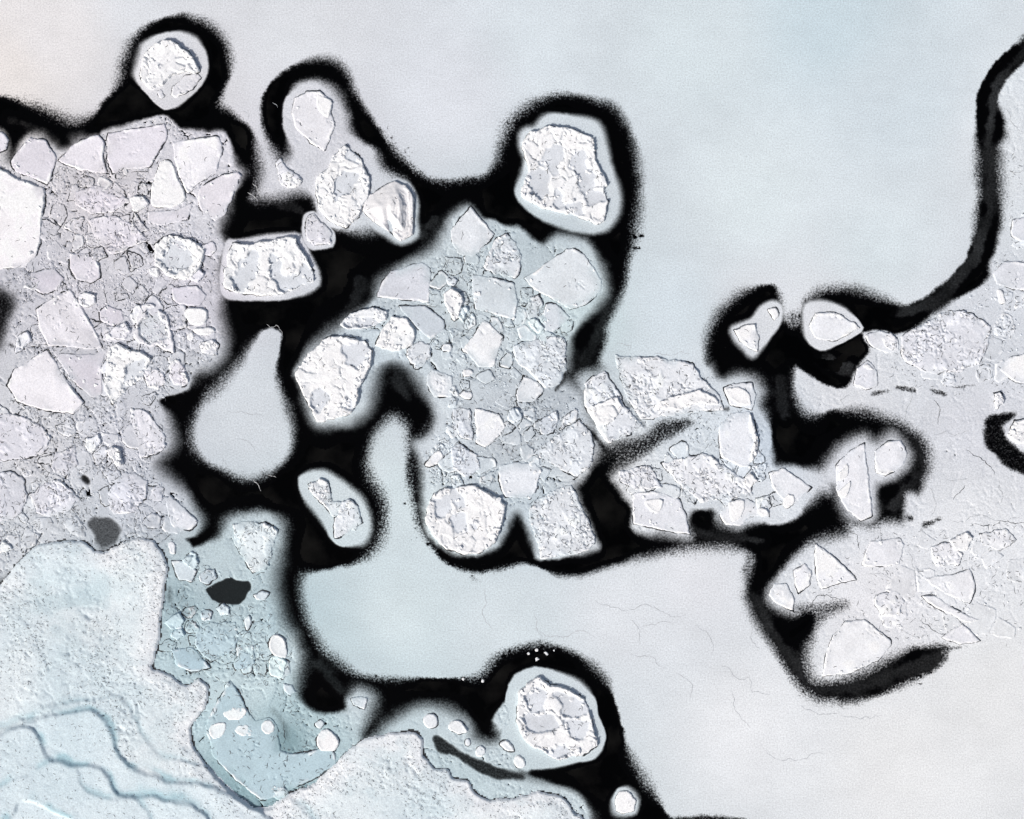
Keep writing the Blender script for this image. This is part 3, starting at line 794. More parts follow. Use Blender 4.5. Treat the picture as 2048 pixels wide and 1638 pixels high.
    if len(jj) and nn:
        q = rs.integers(0, len(jj), nn)
        w_ = FLK[jj[q], ii[q]] + .35 * np.exp(-(d[jj[q], ii[q]] / 8) ** 2)
        q = q[rs.uniform(0, .9, nn) < w_ + .12]
        fx = X[jj[q], ii[q]] + rs.uniform(-1, 1, len(q)); fy = Y[jj[q], ii[q]] + rs.uniform(-1, 1, len(q))
        gy_, gx_ = np.gradient(Z)
        an = np.arctan2(gx_, -gy_)[jj[q], ii[q]]
        if style == 'rubble' and ponds:
            pj, pi = np.nonzero((np.abs(pk - .5) < .4) & (sd < -3))
            if len(pj):
                gy2, gx2 = np.gradient(pk)
                e_ = rs.integers(0, len(pj), int(len(pj) * .10) + 1)
                fx = np.concatenate([fx, X[pj[e_], pi[e_]]]); fy = np.concatenate([fy, Y[pj[e_], pi[e_]]])
                an = np.concatenate([an, np.arctan2(gx2, -gy2)[pj[e_], pi[e_]]])
        fissures(parent, fx, fy, grid_lookup(X, Y, Z), org, seed + 41, (4, 13), (.6, 1.4), an)
    # the wet crack round the slab, broken and of uneven width
    if crack > .2:
        wc = (fbm(X, Y, 20, 3, seed + 14) - .46 - .25 * em) * 10 * crack
        s2 = sd - np.clip(wc, -3, 1.3 + .7 * crack)
        KXs, KYs, _ = snapped(X, Y, s2, step)
        kz = np.maximum(base_z(X, Y), -.045) + .012
        kk = cells(s2, step) & (np.minimum(np.minimum(sd[:-1, :-1], sd[1:, :-1]), np.minimum(sd[1:, 1:], sd[:-1, 1:])) > -5) & (np.maximum(np.maximum(sd[:-1, :-1], sd[1:, :-1]), np.maximum(sd[1:, 1:], sd[:-1, 1:])) > -1.5)
        if kk.any():
            cm = grid_mesh("crack", KXs, KYs, kz, kk, M_CRACK, {}, org)
            link(bpy.data.objects.new("crack", cm), parent)
    return X, Y, sd, Z, so

def add_block(parent, org, px, py, size, z, r):
    o = bpy.data.objects.new("snow_block", BLK[r.randrange(len(BLK))])
    wx, wy = W(px, py)
    o.location = (wx - org[0], wy - org[1], z)
    s = size / S
    o.scale = (s, s * r.uniform(.55, 1.0), s * r.uniform(.7, 1.1))
    o.rotation_euler = (r.uniform(-.45, .45), r.uniform(-.45, .45), r.uniform(0, 6.28))
    return link(o, parent)

NF = [0]
def floe(label_, poly, style='smooth', H=.16, col=None, foot=None, ponds=(), blocks=0, bsize=(4, 9), more=(), crack=1.0, group=None, name="ice_floe"):
    NF[0] += 1
    seed = 100 + NF[0] * 23
    H = max(H * .58, .105)
    poly = P(poly) if isinstance(poly, str) else poly
    a = np.array(poly)
    cx, cy = a[:, 0].mean(), a[:, 1].mean()
    org = W(cx, cy)
    e = bpy.data.objects.new(name, None)
    e.empty_display_size = .5
    e.location = (org[0], org[1], 0)
    link(e)
    tag(e, label_, "ice floe", group or GROUP)
    if foot:
        fo = bpy.data.objects.new("ice_foot", base_mesh(foot, "ice_foot", org))
        link(fo, e)
    ponds = [P(p) for p in ponds]
    parts = [(poly, style, H, col, ponds)] + [(P(m[0]), m[1], m[2] * .62, m[3] if len(m) > 3 else None, []) for m in more]
    r = random.Random(seed)
    for i, (pl, st, h, c, pd) in enumerate(parts):
        X, Y, sd, Z, so = build_slab(e, org, pl, st, h, c, pd, seed + i * 3, crack)
        ALL_SLABS.append(pl)
        nb = blocks if i == 0 else 0
        if nb:
            dd = -sd
            ok = (dd > 3) & (dd < 14)
            if pd:
                for p in pd:
                    ps = np.abs(poly_sd(X, Y, p)); ok |= (ps < 5) & (dd > 4)
            elif st == 'rubble':
                ok = dd > 4
            cl = fbm(X, Y, 30, 2, seed + 77)
            ok &= cl > np.percentile(cl[dd > 3], 45) if (dd > 3).any() else ok
            jj, ii = np.nonzero(ok)
            if len(jj):
                for _ in range(nb):
                    q = r.randrange(len(jj)); s = r.uniform(*bsize) * r.uniform(.7, 1.0)
                    add_block(e, org, X[jj[q], ii[q]], Y[jj[q], ii[q]], s, Z[jj[q], ii[q]] + .01, r)
    return e

WH = (247, 247, 249)
LV = (226, 224, 231)
# ---- floes that stand alone in the leads
GROUP = 'floes standing alone in the leads'
floe("round white floe ringed by black water in the upper left corner", "290,105 308,90 330,80 350,85 375,100 392,122 401,143 388,148 370,141 348,151 325,171 303,178 290,168 280,150 283,120", 'rubble', .34, (244, 244, 245), foot="f_topleft", blocks=14, bsize=(3, 7), crack=.55,
      more=[("311,180 322,176 333,193 322,199 316,192", 'smooth', .10), ("345,172 372,150 395,147 402,155 385,178 352,196 342,190", 'smooth', .07, (222, 222, 226))])
floe("large floe with white rubble ridges and grey pans, ringed by black water top centre", "1045,285 1060,265 1100,252 1140,255 1185,272 1191,300 1190,320 1208,350 1215,370 1205,382 1216,398 1210,440 1195,448 1140,430 1080,415 1046,396 1040,380 1055,342 1050,312", 'rubble', .30, foot="f_big", crack=.5,
      ponds=["1092,300 1120,288 1126,318 1106,345 1086,322", "1142,306 1164,304 1176,338 1192,350 1182,382 1160,362 1145,332", "1054,346 1094,345 1106,385 1086,396 1056,376", "1105,386 1120,380 1122,405 1106,410", "1166,386 1204,383 1206,400 1176,411", "1140,406 1166,402 1166,430 1150,426"], blocks=55)
floe("blocky rectangular floe jutting into black water from the left pack", "465,485 500,487 560,476 590,470 605,500 622,530 630,560 590,580 560,590 510,590 480,590 450,575 450,550 456,510", 'rubble', .34, foot="f_rect", crack=.7,
      ponds=["470,560 490,522 515,505 522,530 502,560 484,580", "538,505 556,512 566,545 604,556 612,528 622,552 600,575 560,578 540,545"], blocks=22)
floe("kidney-shaped pale floe carrying two crumbly snow patches", "612,967 640,957 659,969 667,1000 684,1004 678,1030 664,1032 648,1012 624,990", 'crumb', .22, (228, 232, 235), foot="f_twin", blocks=6, bsize=(3, 6), crack=.9,
      more=[("682,1005 700,997 720,1013 726,1046 710,1060 682,1074 668,1078 668,1045 674,1022", 'crumb', .20, (226, 231, 235))])
floe("big white floe with rubble and grey pans, ringed by black water at the bottom", "1035,1385 1060,1360 1080,1352 1100,1370 1140,1375 1170,1400 1182,1430 1188,1455 1196,1490 1165,1510 1105,1518 1080,1500 1045,1480 1034,1440", 'rubble', .34, foot="f_bottom", crack=.7,
      ponds=["1047,1395 1066,1376 1086,1386 1086,1420 1060,1422", "1054,1430 1110,1426 1116,1450 1086,1464 1056,1456", "1116,1390 1168,1402 1178,1430 1130,1430", "1130,1440 1180,1442 1168,1480 1140,1470", "1092,1500 1130,1486 1150,1505 1102,1514"], blocks=40)
floe("small round white floe alone in the lead at the bottom edge", "1229,1602 1237,1582 1255,1579 1273,1601 1268,1622 1246,1628 1233,1622", 'smooth', .12, WH, foot="f_tiny", crack=.3)
floe("pale wedge-shaped floe with a raised white tip in the curled black lead", "1468,660 1488,650 1510,648 1518,672 1515,704 1500,698 1480,682", 'smooth', .28, WH, foot="f_wedge", crack=.5, blocks=5, bsize=(3, 6),
      more=[("1533,618 1552,615 1557,632 1548,640 1540,628", 'white', .16)])
floe("smooth white kite-shaped floe beside the curled black lead", "1630,626 1670,624 1708,643 1721,655 1700,669 1666,685 1628,677 1617,652", 'smooth', .12, (236, 238, 242), foot="f_kite", crack=.25)
floe("tall grey-white ice boulder with folded layered ridges", "737,390 760,377 790,361 814,371 829,400 827,440 829,470 802,483 776,464 747,444 724,420", 'berg', .35, foot="f_berg", crack=.4)
floe("small six-sided grey floe between the ice boulder and the rectangular floe", "613,432 628,426 645,446 664,465 661,489 626,493 612,480 610,456", 'crumb', .20, (222, 222, 228), foot="f_hex", crack=.5)
# ---- top centre raft
GROUP = 'floes of the top centre raft'
floe("smooth oval floe with a white plate, inside the second loop of black water", "588,195 612,182 640,180 658,194 666,208 664,226 672,246 668,265 655,290 648,302 620,285 590,255 582,230", 'smooth', .20, (232, 232, 236), crack=.55, blocks=8, bsize=(3, 6),
      more=[("633,186 655,195 666,206 658,238 641,228 633,214", 'white', .27)])
floe("small pointed crumbly floe left of the white rubble floe top centre", "553,345 552,326 562,318 580,336 604,360 600,372 576,376 560,364", 'crumb', .18, crack=.5, blocks=4, bsize=(3, 5))
floe("white rubble floe with a bright smooth lobe, touching the ice boulder", "634,350 655,340 666,312 690,289 712,305 730,330 741,365 735,400 720,435 692,458 665,445 640,425 629,390", 'rubble', .28, crack=.6,
      ponds=["662,376 690,346 714,352 702,384 672,404", "700,302 718,320 712,330 694,316"], blocks=26, more=[("636,356 655,339 672,365 667,390 642,404 633,385", 'white', .42)])
# ---- left pack
GROUP = 'floes of the left pack'
LG = None
floe("big smooth white slab cut by the left edge, below the top water", "-160,330 0,335 40,360 90,375 92,400 86,440 82,480 72,515 50,534 0,540 -160,545", 'smooth', .34, (243, 241, 243), crack=1.4, blocks=12)
floe("small floe corner cut by the left edge beside the dark notch", "-60,255 5,262 20,280 14,300 0,306 -60,305", 'smooth', .16, LV)
floe("lavender grey plate right of the dark notch in the upper left", "22,322 60,274 95,282 115,315 108,345 95,370 60,356 30,342", 'smooth', .11, (219, 216, 223), blocks=10, bsize=(3, 6))
floe("flat plate along the top rim of the left pack, left of the long crack", "116,322 150,286 200,268 211,290 208,320 216,348 180,345 140,332", 'smooth', .14, (229, 226, 232), crack=.8)
floe("flat plate along the top rim of the left pack, right of the long crack", "216,267 330,246 336,270 320,300 300,335 262,340 226,348 212,320 214,290", 'smooth', .15, (226, 223, 230), crack=.9)
floe("bright white tapering wedge below the top rim of the left pack", "320,322 345,324 354,350 374,395 355,412 320,416 301,408 303,370", 'white', .16, (246, 245, 248), crack=.5)
floe("broad floe with a snow-white crescent in the top right of the left pack", "345,285 385,277 440,272 447,300 434,345 396,368 376,388 357,350 348,320", 'smooth', .20, (240, 239, 243), crack=.9)
floe("right-hand corner slab of the left pack overhanging black water", "400,376 440,351 474,341 484,351 470,385 450,430 430,443 406,430 396,402", 'smooth', .20, (228, 225, 231), crack=.9, blocks=5, bsize=(3, 6))
floe("pale plate under the bright white wedge in the left pack", "297,424 352,418 388,402 376,438 332,452 297,448", 'smooth', .12, (224, 221, 228), crack=.9)
floe("crumbly lavender plate in the middle of the upper left pack", "150,385 200,370 245,385 262,405 230,425 185,428 152,410", 'crumb', .12, (222, 218, 226))
floe("large crumbly plate above the black spot in the left pack", "175,437 230,431 270,450 300,480 270,494 222,508 190,482", 'crumb', .14, (224, 221, 228))
floe("smooth grey plate right of a short black shadow in the left pack", "140,507 185,505 200,530 202,555 180,569 152,560 139,535", 'smooth', .16, (221, 218, 225), crack=1.2, blocks=3, bsize=(3, 5))
floe("plate ringed by bright rubble in the right of the left pack", "307,490 340,471 380,476 410,500 405,530 380,560 346,555 310,532", 'rubble', .18, ponds=["322,510 344,486 374,490 384,522 352,542"], blocks=30, bsize=(3, 8))
floe("small pale disc beside the plate ringed by bright rubble", "405,490 425,480 437,499 421,514 404,510", 'smooth', .13, LV, crack=.7)
floe("striped rectangular slab tilted in the left pack", "72,618 100,597 142,579 165,615 190,660 206,695 180,698 130,694 96,691 80,660", 'stripe', .26, (228, 226, 231), crack=1.2, blocks=9, bsize=(3, 6))
floe("large smooth rounded floe below the striped slab", "15,770 30,737 60,716 94,700 115,730 140,770 168,804 148,828 80,819 35,804", 'smooth', .18, (238, 236, 240), crack=1.1)
floe("grey plate between the striped slab and the curved white ridge", "106,704 150,707 190,707 214,697 204,740 206,788 186,798 152,770 124,732", 'smooth', .11, (213, 210, 218), crack=1.1, blocks=6, bsize=(3, 6))
floe("floe with a tall curved ridge of white snow blocks in the left pack", "216,697 236,686 270,699 304,716 285,755 246,789 226,808 207,780 211,740", 'rubble', .18, ponds=["255,730 290,722 280,752 250,775"], blocks=34, bsize=(4, 10))
floe("egg-shaped plate with a thin white rim in the left pack", "271,640 286,609 305,606 334,630 349,680 349,708 320,694 281,688 266,670", 'rubble', .14, (236, 235, 239), ponds=["282,640 305,622 328,645 336,675 300,682 282,668"], blocks=16, bsize=(3, 7))
floe("small rounded grey plate left of the egg-shaped plate", "199,625 215,611 245,620 249,640 226,654 201,641", 'smooth', .13, (218, 215, 223), crack=1.1, blocks=6, bsize=(3, 6))
floe("small heap of rubble under the rounded grey plate", "211,667 250,644 262,660 250,681 216,681", 'rubble', .15, (236, 235, 240), blocks=12, bsize=(3, 6))
floe("round knobbly floe at the lower end of the left pack", "290,741 310,734 330,745 333,765 316,780 296,776 287,758", 'crumb', .24, (232, 231, 236), crack=1.1)
floe("leaf-shaped grey plate beside the round knobbly floe", "335,730 350,717 368,731 380,764 370,774 346,770 336,751", 'crumb', .15, (226, 224, 231), crack=1.0)
floe("bright cracked snow block, topmost of the white blocks at the right of the left pack", "370,620 395,615 415,620 415,640 400,652 378,648", 'white', .34, WH, crack=.8)
floe("long narrow bright snow block lying below the cracked one", "387,656 425,655 430,664 416,672 391,668", 'white', .30, WH, crack=.8)
floe("tiny bright snow block at the left end of the narrow one", "374,672 385,662 388,676 377,680", 'white', .24, WH, crack=.7)
floe("knobbly white block near the right rim, lowest of the white blocks", "396,686 425,676 438,690 434,709 416,711 401,700", 'crumb', .26, (240, 240, 243), crack=.9)
floe("pale plate in the top of the white block row in the left pack", "342,575 395,570 415,590 402,612 360,612 345,600", 'smooth', .11, (214, 212, 221), crack=.6)
floe("cracked plate at the far left just under the slab cut by the edge", "62,545 105,535 130,555 120,580 85,590 60,570", 'smooth', .10, (208, 205, 214), crack=.7)
floe("crumbly floe on the shoulder above the black lead, lower left pack", "263,817 290,819 314,845 334,880 329,899 305,909 281,918 276,890 263,850", 'crumb', .18, (228, 228, 234), crack=.9, blocks=7, bsize=(3, 6))
floe("white heap of rounded snow lumps in grey slush, lower left pack", "212,901 226,891 244,896 244,915 249,929 236,936 223,920", 'rubble', .30, WH, blocks=8, bsize=(4, 8), crack=.9)
floe("pebbled floe cut by the left edge, below the large rounded floe", "-90,835 30,827 80,850 104,875 90,904 50,919 -90,925", 'crumb', .13, (219, 219, 226), crack=.9)
floe("pebbled pentagonal floe left of the small dark puddle", "60,990 90,967 120,960 164,998 135,1024 100,1034 72,1029", 'crumb', .14, (218, 219, 226), crack=1.1)
floe("pebbled floe right of the small round dark hole", "213,985 246,946 275,946 299,961 293,1000 270,1024 226,1029", 'crumb', .14, (217, 219, 227), crack=1.0)
floe("little pebbled floe touching the right side of the pebbled floe", "302,980 318,965 331,973 324,1002 301,999", 'crumb', .13, (216, 218, 226), crack=.9)
floe("triangular floe at the tip of the left pack pointing into black water", "331,1000 341,991 370,1015 397,1043 385,1059 361,1064 339,1050", 'smooth', .17, (222, 225, 231), crack=1.2)
floe("small oval lump just above the cove next to the bank", "336,1086 345,1081 353,1092 350,1109 339,1105", 'white', .17, (230, 233, 237), crack=.9)
floe("pebbled floe at the far left above the snow bank", "-80,950 20,940 52,960 55,1000 30,1040 -80,1045", 'crumb', .12, (214, 216, 223), crack=.8)
floe("jagged crumbly plate left of the round dark hole", "112,905 150,890 158,930 130,955 104,935", 'crumb', .12, (212, 213, 221), crack=.7)
# ---- cove along the bank
GROUP = 'lumps and floes in the cove along the bank'
floe("crumbly shield-shaped floe on a pale halo at the mouth of the cove", "467,1049 490,1043 530,1043 557,1060 545,1110 532,1140 506,1144 482,1110 467,1085", 'crumb', .24, (224, 233, 236), crack=.9)
floe("flat pale plate beside the bank, upper end of the cove", "342,1121 375,1121 394,1140 385,1164 357,1160", 'smooth', .08, (206, 217, 223), crack=.4)
floe("small crumbly plate above the dark grey pool", "397,1146 430,1137 434,1155 416,1171 399,1164", 'crumb', .09, (196, 209, 216), crack=.6)
floe("oval white lump, upper of the pair beside the black lead in the cove", "538,1281 550,1268 569,1275 577,1299 572,1317 551,1314 539,1300", 'white', .26, (240, 244, 245), crack=1.1)
floe("round white lump, lower of the pair beside the black lead in the cove", "548,1331 560,1321 577,1323 580,1345 566,1357 549,1350", 'crumb', .22, (233, 238, 240), crack=1.1)
floe("faint small oval lump below the white pair in the cove", "566,1366 583,1369 592,1384 581,1392 570,1383", 'smooth', .12, (206, 219, 226), crack=.8)
floe("flat teal plate filling the bottom of the cove", "408,1452 450,1374 463,1360 480,1386 492,1411 512,1440 540,1432 555,1450 562,1498 600,1508 636,1496 668,1500 672,1530 640,1552 600,1572 560,1590 522,1600 470,1562 425,1510", 'teal', .075, (182, 204, 212), crack=.9)
floe("oval white lump, highest of the four on the teal plate", "444,1426 456,1414 489,1413 497,1423 481,1440 457,1440", 'white', .22, (236, 242, 244), crack=1.0)
floe("rounded white lump nearest the bank on the teal plate", "416,1460 426,1446 449,1443 455,1456 444,1474 426,1477", 'white', .24, (233, 240, 242), crack=1.0)
floe("ragged white lump between two others on the teal plate", "468,1462 476,1449 497,1449 509,1470 488,1473", 'white', .22, (230, 238, 241), crack=1.0)
floe("round white lump at the stepped edge of the teal plate", "520,1452 530,1439 545,1442 550,1458 538,1469 525,1464", 'white', .22, (236, 242, 244), crack=1.0)
floe("smooth white pear-like lump below the fork of the lead, right side of the cove", "633,1480 641,1461 660,1459 680,1480 671,1500 642,1502", 'white', .26, (240, 244, 245), crack=1.0)
floe("tiny round lump just above the smooth white pear-like lump", "631,1447 640,1438 649,1446 643,1456 634,1454", 'white', .16, (222, 232, 236), crack=.8)
floe("small grey lump at the apex of the teal plate", "447,1370 457,1360 468,1371 460,1382 449,1380", 'crumb', .18, (214, 226, 231), crack=.8)
floe("pale stub of slush ending in the black lead below the lower sheet", "701,1396 716,1391 737,1396 729,1419 707,1410", 'smooth', .12, (216, 223, 228), crack=.6)
floe("small angular plate right of the dark grey pool", "506,1190 525,1181 540,1185 530,1201 512,1200", 'smooth', .12, (214, 225, 231), crack=.8)
floe("oval ringed lump just below the dark grey pool", "430,1216 446,1208 460,1213 460,1229 440,1233", 'crumb', .14, (212, 224, 230), crack=.9)
floe("round ringed lump left of the oval one below the dark grey pool", "399,1228 410,1217 424,1224 422,1238 406,1242", 'crumb', .14, (208, 221, 228), crack=.9)
floe("narrow upright lump in the middle of the upper cove", "489,1240 499,1229 503,1245 494,1261", 'white', .15, (222, 232, 236), crack=.9)
floe("curved lump close to the bank in the upper cove", "342,1240 354,1237 366,1255 358,1263 346,1254", 'smooth', .13, (202, 216, 223), crack=1.0)
floe("broad blistered plate in the middle of the cove", "388,1257 420,1242 473,1243 477,1280 460,1308 422,1322 392,1300", 'crumb', .075, (186, 207, 215), crack=.8)
floe("dim plate with a dark right edge beside the bank in the cove", "345,1300 385,1293 410,1320 420,1335 380,1345 350,1330", 'teal', .075, (178, 201, 211), crack=1.1)
floe("small rough plate standing below the blistered plate", "463,1325 480,1300 500,1305 510,1325 490,1340 470,1342", 'crumb', .08, (184, 206, 215), crack=.8)
floe("rough strip of snow at the bottom of the teal plate against the bank", "530,1585 548,1568 575,1578 578,1590 556,1600", 'crumb', .17, (222, 232, 236), crack=.7)
floe("oval lump farthest left on the pale apron of the bottom floe", "846,1440 855,1427 870,1428 876,1443 868,1455 853,1455", 'white', .22, (232, 236, 239), crack=1.0)
floe("larger oval lump second from left on the pale apron of the bottom floe", "896,1455 906,1441 925,1444 937,1464 916,1468", 'white', .24, (236, 239, 241), crack=1.0)
floe("tiny lump between the two ovals and the round one on the pale apron", "930,1483 936,1476 942,1484 938,1491 932,1490", 'white', .14, (228, 233, 237), crack=.8)
floe("round lump in the middle of the pale apron", "950,1500 960,1490 972,1499 966,1512 953,1512", 'white', .18, (230, 235, 238), crack=.9)
floe("angular lump on the pale apron beside the bottom floe", "997,1488 1012,1477 1025,1490 1028,1503 1010,1500", 'white', .20, (234, 238, 240), crack=.9)
floe("lowest angular lump on the pale apron next to the bottom floe", "1026,1520 1036,1509 1050,1520 1048,1536 1033,1535", 'white', .20, (234, 238, 240), crack=.9)
# ---- centre pack
GROUP = 'floes of the centre pack'
floe("smooth pointed plate at the top tip of the centre pack", "901,460 916,441 942,413 965,440 989,468 975,489 946,516 917,511 903,485", 'smooth', .15, (222, 226, 230), crack=.7)
floe("crumbly plate right of the pointed plate at the top of the centre pack", "991,476 1015,466 1034,485 1044,510 1041,540 1030,559 1000,550 967,540 977,500", 'crumb', .16, (218, 223, 228), crack=.9, blocks=9, bsize=(3, 7))
floe("large smooth rounded plate at the right shoulder of the centre pack", "1046,556 1071,541 1111,511 1145,493 1170,510 1204,560 1204,580 1175,609 1141,619 1111,604 1066,579", 'smooth', .17, (222, 228, 232), crack=.5, blocks=6, bsize=(3, 6))
floe("square grey plate with a white lower rim in the centre pack", "944,549 980,553 1029,566 1036,600 1032,643 1000,634 951,619 943,580", 'smooth', .13, (210, 218, 223), crack=1.0, blocks=12, bsize=(3, 7))
floe("smooth grey plate overhanging black water at the left of the centre pack", "781,541 845,523 864,536 861,575 859,604 830,604 752,595 766,560", 'smooth', .18, (214, 217, 224), crack=.9)
floe("dim oval plate under the smooth overhanging plate in the centre pack", "797,612 850,611 889,640 888,660 860,679 831,655", 'smooth', .10, (200, 208, 215), crack=.8)
floe("bright folded snow lump standing alone in slush, upper centre pack", "888,588 905,576 924,590 927,605 917,634 908,642 899,625 889,605", 'rubble', .30, WH, blocks=6, bsize=(4, 8), crack=.9)
floe("clean white diamond-shaped plate in the centre pack", "970,637 1007,672 999,700 989,734 956,734 936,711 923,699 946,670", 'smooth', .20, (238, 240, 242), crack=.9)
floe("triangular grey plate below the large rounded plate in the centre pack", "1090,608 1112,607 1141,634 1130,650 1097,669 1084,650", 'smooth', .14, (212, 219, 225), crack=1.0, blocks=5, bsize=(3, 6))
floe("lumpy upright plate left of the triangular grey plate", "1060,596 1078,589 1086,610 1080,640 1061,649 1051,622", 'crumb', .15, (216, 222, 227), crack=.9)
floe("broad crumbly plate at the right rim of the centre pack", "1026,690 1056,678 1125,673 1134,690 1131,740 1119,768 1092,778 1062,750 1031,720", 'crumb', .15, (216, 222, 227), crack=.9)
floe("pale smooth plate below the broad crumbly plate at the right rim", "1032,789 1046,751 1075,762 1089,781 1066,804 1037,804", 'smooth', .16, (222, 226, 230), crack=.9)
floe("small white square plate right of the dark inlet", "852,746 866,736 904,753 904,794 869,794 852,770", 'smooth', .18, (236, 238, 241), crack=.9)
floe("small knobbly floe above the dark inlet", "813,700 836,681 861,691 862,715 850,734 831,737 816,720", 'crumb', .20, (218, 223, 228), crack=1.0)
floe("heaped white rubble floe above the big rubble floe", "751,690 761,660 785,631 815,636 829,660 824,690 800,704 776,701", 'rubble', .24, (244, 246, 247), blocks=16, crack=.9)
floe("long low rubble floe along the black water, left of the centre pack", "677,648 701,626 745,611 779,621 774,640 740,654 692,659", 'rubble', .18, (234, 237, 240), blocks=16, bsize=(3, 7), crack=.8, ponds=["690,648 730,640 750,645 700,655"])
floe("big white rubble floe with grey pans on the left flank of the centre pack", "591,745 621,701 656,673 690,672 730,681 745,701 741,735 720,775 717,800 704,829 660,839 631,846 616,810 601,775", 'rubble', .34,
      ponds=["690,692 722,688 736,706 724,734 700,722", "625,786 648,782 653,796 640,814 624,802", "680,812 698,792 700,814"], blocks=42, crack=.8)
floe("white five-sided plate in the lower centre pack", "949,816 997,826 1014,855 990,880 971,896 952,885", 'smooth', .18, (236, 238, 241), crack=.8)
floe("crumbly plate joined to the left side of the five-sided plate", "906,816 944,815 948,884 916,874 906,850", 'crumb', .13, (216, 221, 227), crack=.9)
floe("crumbly grey plate above the big round white floe", "901,896 916,882 954,910 963,938 931,954 906,935", 'crumb', .13, (212, 218, 225), crack=.9)
floe("two joined white lumps above the big round white floe, near the tongue", "849,929 866,906 880,898 889,912 879,925 861,935", 'white', .22, (238, 240, 243), crack=.9)
floe("large pebbled slab at the lower right of the centre pack", "1062,909 1111,871 1160,837 1184,870 1191,900 1179,935 1155,953 1111,934", 'crumb', .16, (218, 223, 228), crack=.9, blocks=6, bsize=(3, 7))
floe("grey plate with ovals above the large pebbled slab", "1077,841 1114,817 1120,840 1105,864 1081,869", 'crumb', .10, (206, 213, 221), crack=.7, blocks=3, bsize=(3, 6))
floe("narrow plate against the lead above the large pebbled slab", "1126,838 1150,812 1160,822 1150,840 1120,860", 'crumb', .12, (216, 222, 228), crack=.8)
floe("smooth pale plate between the round white floe and the broken square floe", "999,931 1031,923 1070,926 1084,940 1071,985 1060,998 1011,994 996,960", 'smooth', .15, (224, 228, 233), crack=1.0, blocks=6, bsize=(3, 6))
floe("big round bright white floe at the foot of the centre pack", "855,1010 870,986 891,976 950,971 990,991 1011,1011 1004,1050 989,1085 965,1104 931,1109 891,1099 866,1075 853,1045", 'rubble', .36, (250, 250, 250),
      ponds=["868,1000 894,988 899,1014 880,1028", "905,977 929,985 925,1010 906,1000", "905,1042 932,1028 930,1058 906,1064", "938,1046 952,1042 950,1055"], blocks=26, crack=.6)
floe("broken square crumbly floe at the lower right tip of the centre pack", "1066,1001 1111,976 1140,971 1165,1010 1194,1084 1170,1104 1082,1117 1071,1080 1057,1040", 'crumb', .20, (224, 228, 232), crack=.8, blocks=18, bsize=(3, 8))
for i, (cx, cy, r_, lb) in enumerate([(1000, 660, 9, "tiny round lump right of the white diamond-shaped plate"), (1042, 770, 11, "small crumbly lump below the white diamond-shaped plate"), (935, 745, 12, "bright little lump under the white diamond-shaped plate"), (893, 695, 13, "small pale plate left of the white diamond-shaped plate"),
                                       (935, 790, 14, "white lump above the five-sided plate"), (900, 560, 13, "faint pebbled plate left of the square grey plate")]):
    rr = random.Random(i)
    floe(lb, [(cx + r_ * rr.uniform(.8, 1.25) * math.cos(a * 1.047), cy + r_ * rr.uniform(.65, 1.0) * math.sin(a * 1.047)) for a in range(6)], 'crumb' if i in (1, 5) else 'smooth', .15, (236, 238, 240) if i in (2, 4) else (214, 220, 226), crack=.8)
# ---- right of the middle
GROUP = 'floes of the raft right of the middle'
floe("broad crumbly floe with a white ridge along its lower side, right of the middle", "1230,709 1310,713 1385,723 1404,755 1439,790 1448,819 1330,834 1281,837 1256,800 1237,750", 'crumb', .20, (226, 229, 233), crack=.7, blocks=10, bsize=(3, 7),
      more=[("1318,800 1352,790 1400,780 1437,795 1440,812 1395,808 1340,820 1315,818", 'rubble', .24, (248, 248, 249))])
floe("oblong crumbly floe with a bright snow patch, separated by a blue crack", "1166,766 1210,739 1224,760 1244,800 1288,854 1216,888 1191,850 1169,810", 'crumb', .20, (224, 228, 233), crack=.8, blocks=6, bsize=(3, 6),
      more=[("1182,812 1235,792 1246,818 1228,842 1200,852 1185,832", 'rubble', .26, (248, 248, 249))])
floe("small white rounded floe at the upper right corner of that raft", "1446,775 1466,766 1504,766 1514,790 1504,819 1461,811", 'smooth', .17, (232, 234, 238), crack=.7, more=[("1448,778 1478,774 1500,788 1502,812 1466,806", 'white', .26)])
floe("smooth white floe edged by a ridge of snow blocks, facing black water", "1436,850 1461,826 1500,821 1511,850 1519,890 1495,938 1441,914", 'smooth', .17, (228, 231, 236), crack=.8,
      more=[("1500,828 1510,850 1519,888 1512,915 1496,938 1500,905 1506,880 1498,855", 'rubble', .30, (250, 250, 250))])
floe("long white crumbly floe in the middle of the right-hand raft", "1322,926 1410,906 1450,930 1504,965 1499,985 1465,999 1401,1004 1371,980 1346,960", 'crumb', .18, (232, 234, 238), crack=.6, blocks=12, bsize=(3, 7))
floe("speckled grey floe at the left end of the right-hand raft", "1236,941 1300,931 1319,960 1329,979 1271,979 1241,965", 'crumb', .13, (222, 224, 229), crack=.6)
floe("pale floe with a white triangular block, lower left of the right-hand raft", "1266,986 1310,981 1359,996 1374,1030 1381,1069 1341,1064 1301,1054 1267,1049", 'smooth', .16, (228, 230, 235), crack=.7, blocks=8, bsize=(3, 6), more=[("1287,1005 1310,996 1327,1000 1324,1018 1310,1028", 'white', .28)])
floe("cluster of white angular blocks at the lower edge of the right-hand raft", "1437,1030 1456,1001 1495,996 1537,1020 1539,1034 1501,1034 1481,1053 1451,1049", 'smooth', .20, (238, 239, 242), crack=.9, more=[("1516,1014 1532,1016 1538,1028 1524,1034 1514,1024", 'white', .28), ("1456,1004 1490,1000 1484,1034 1462,1042", 'white', .26)])
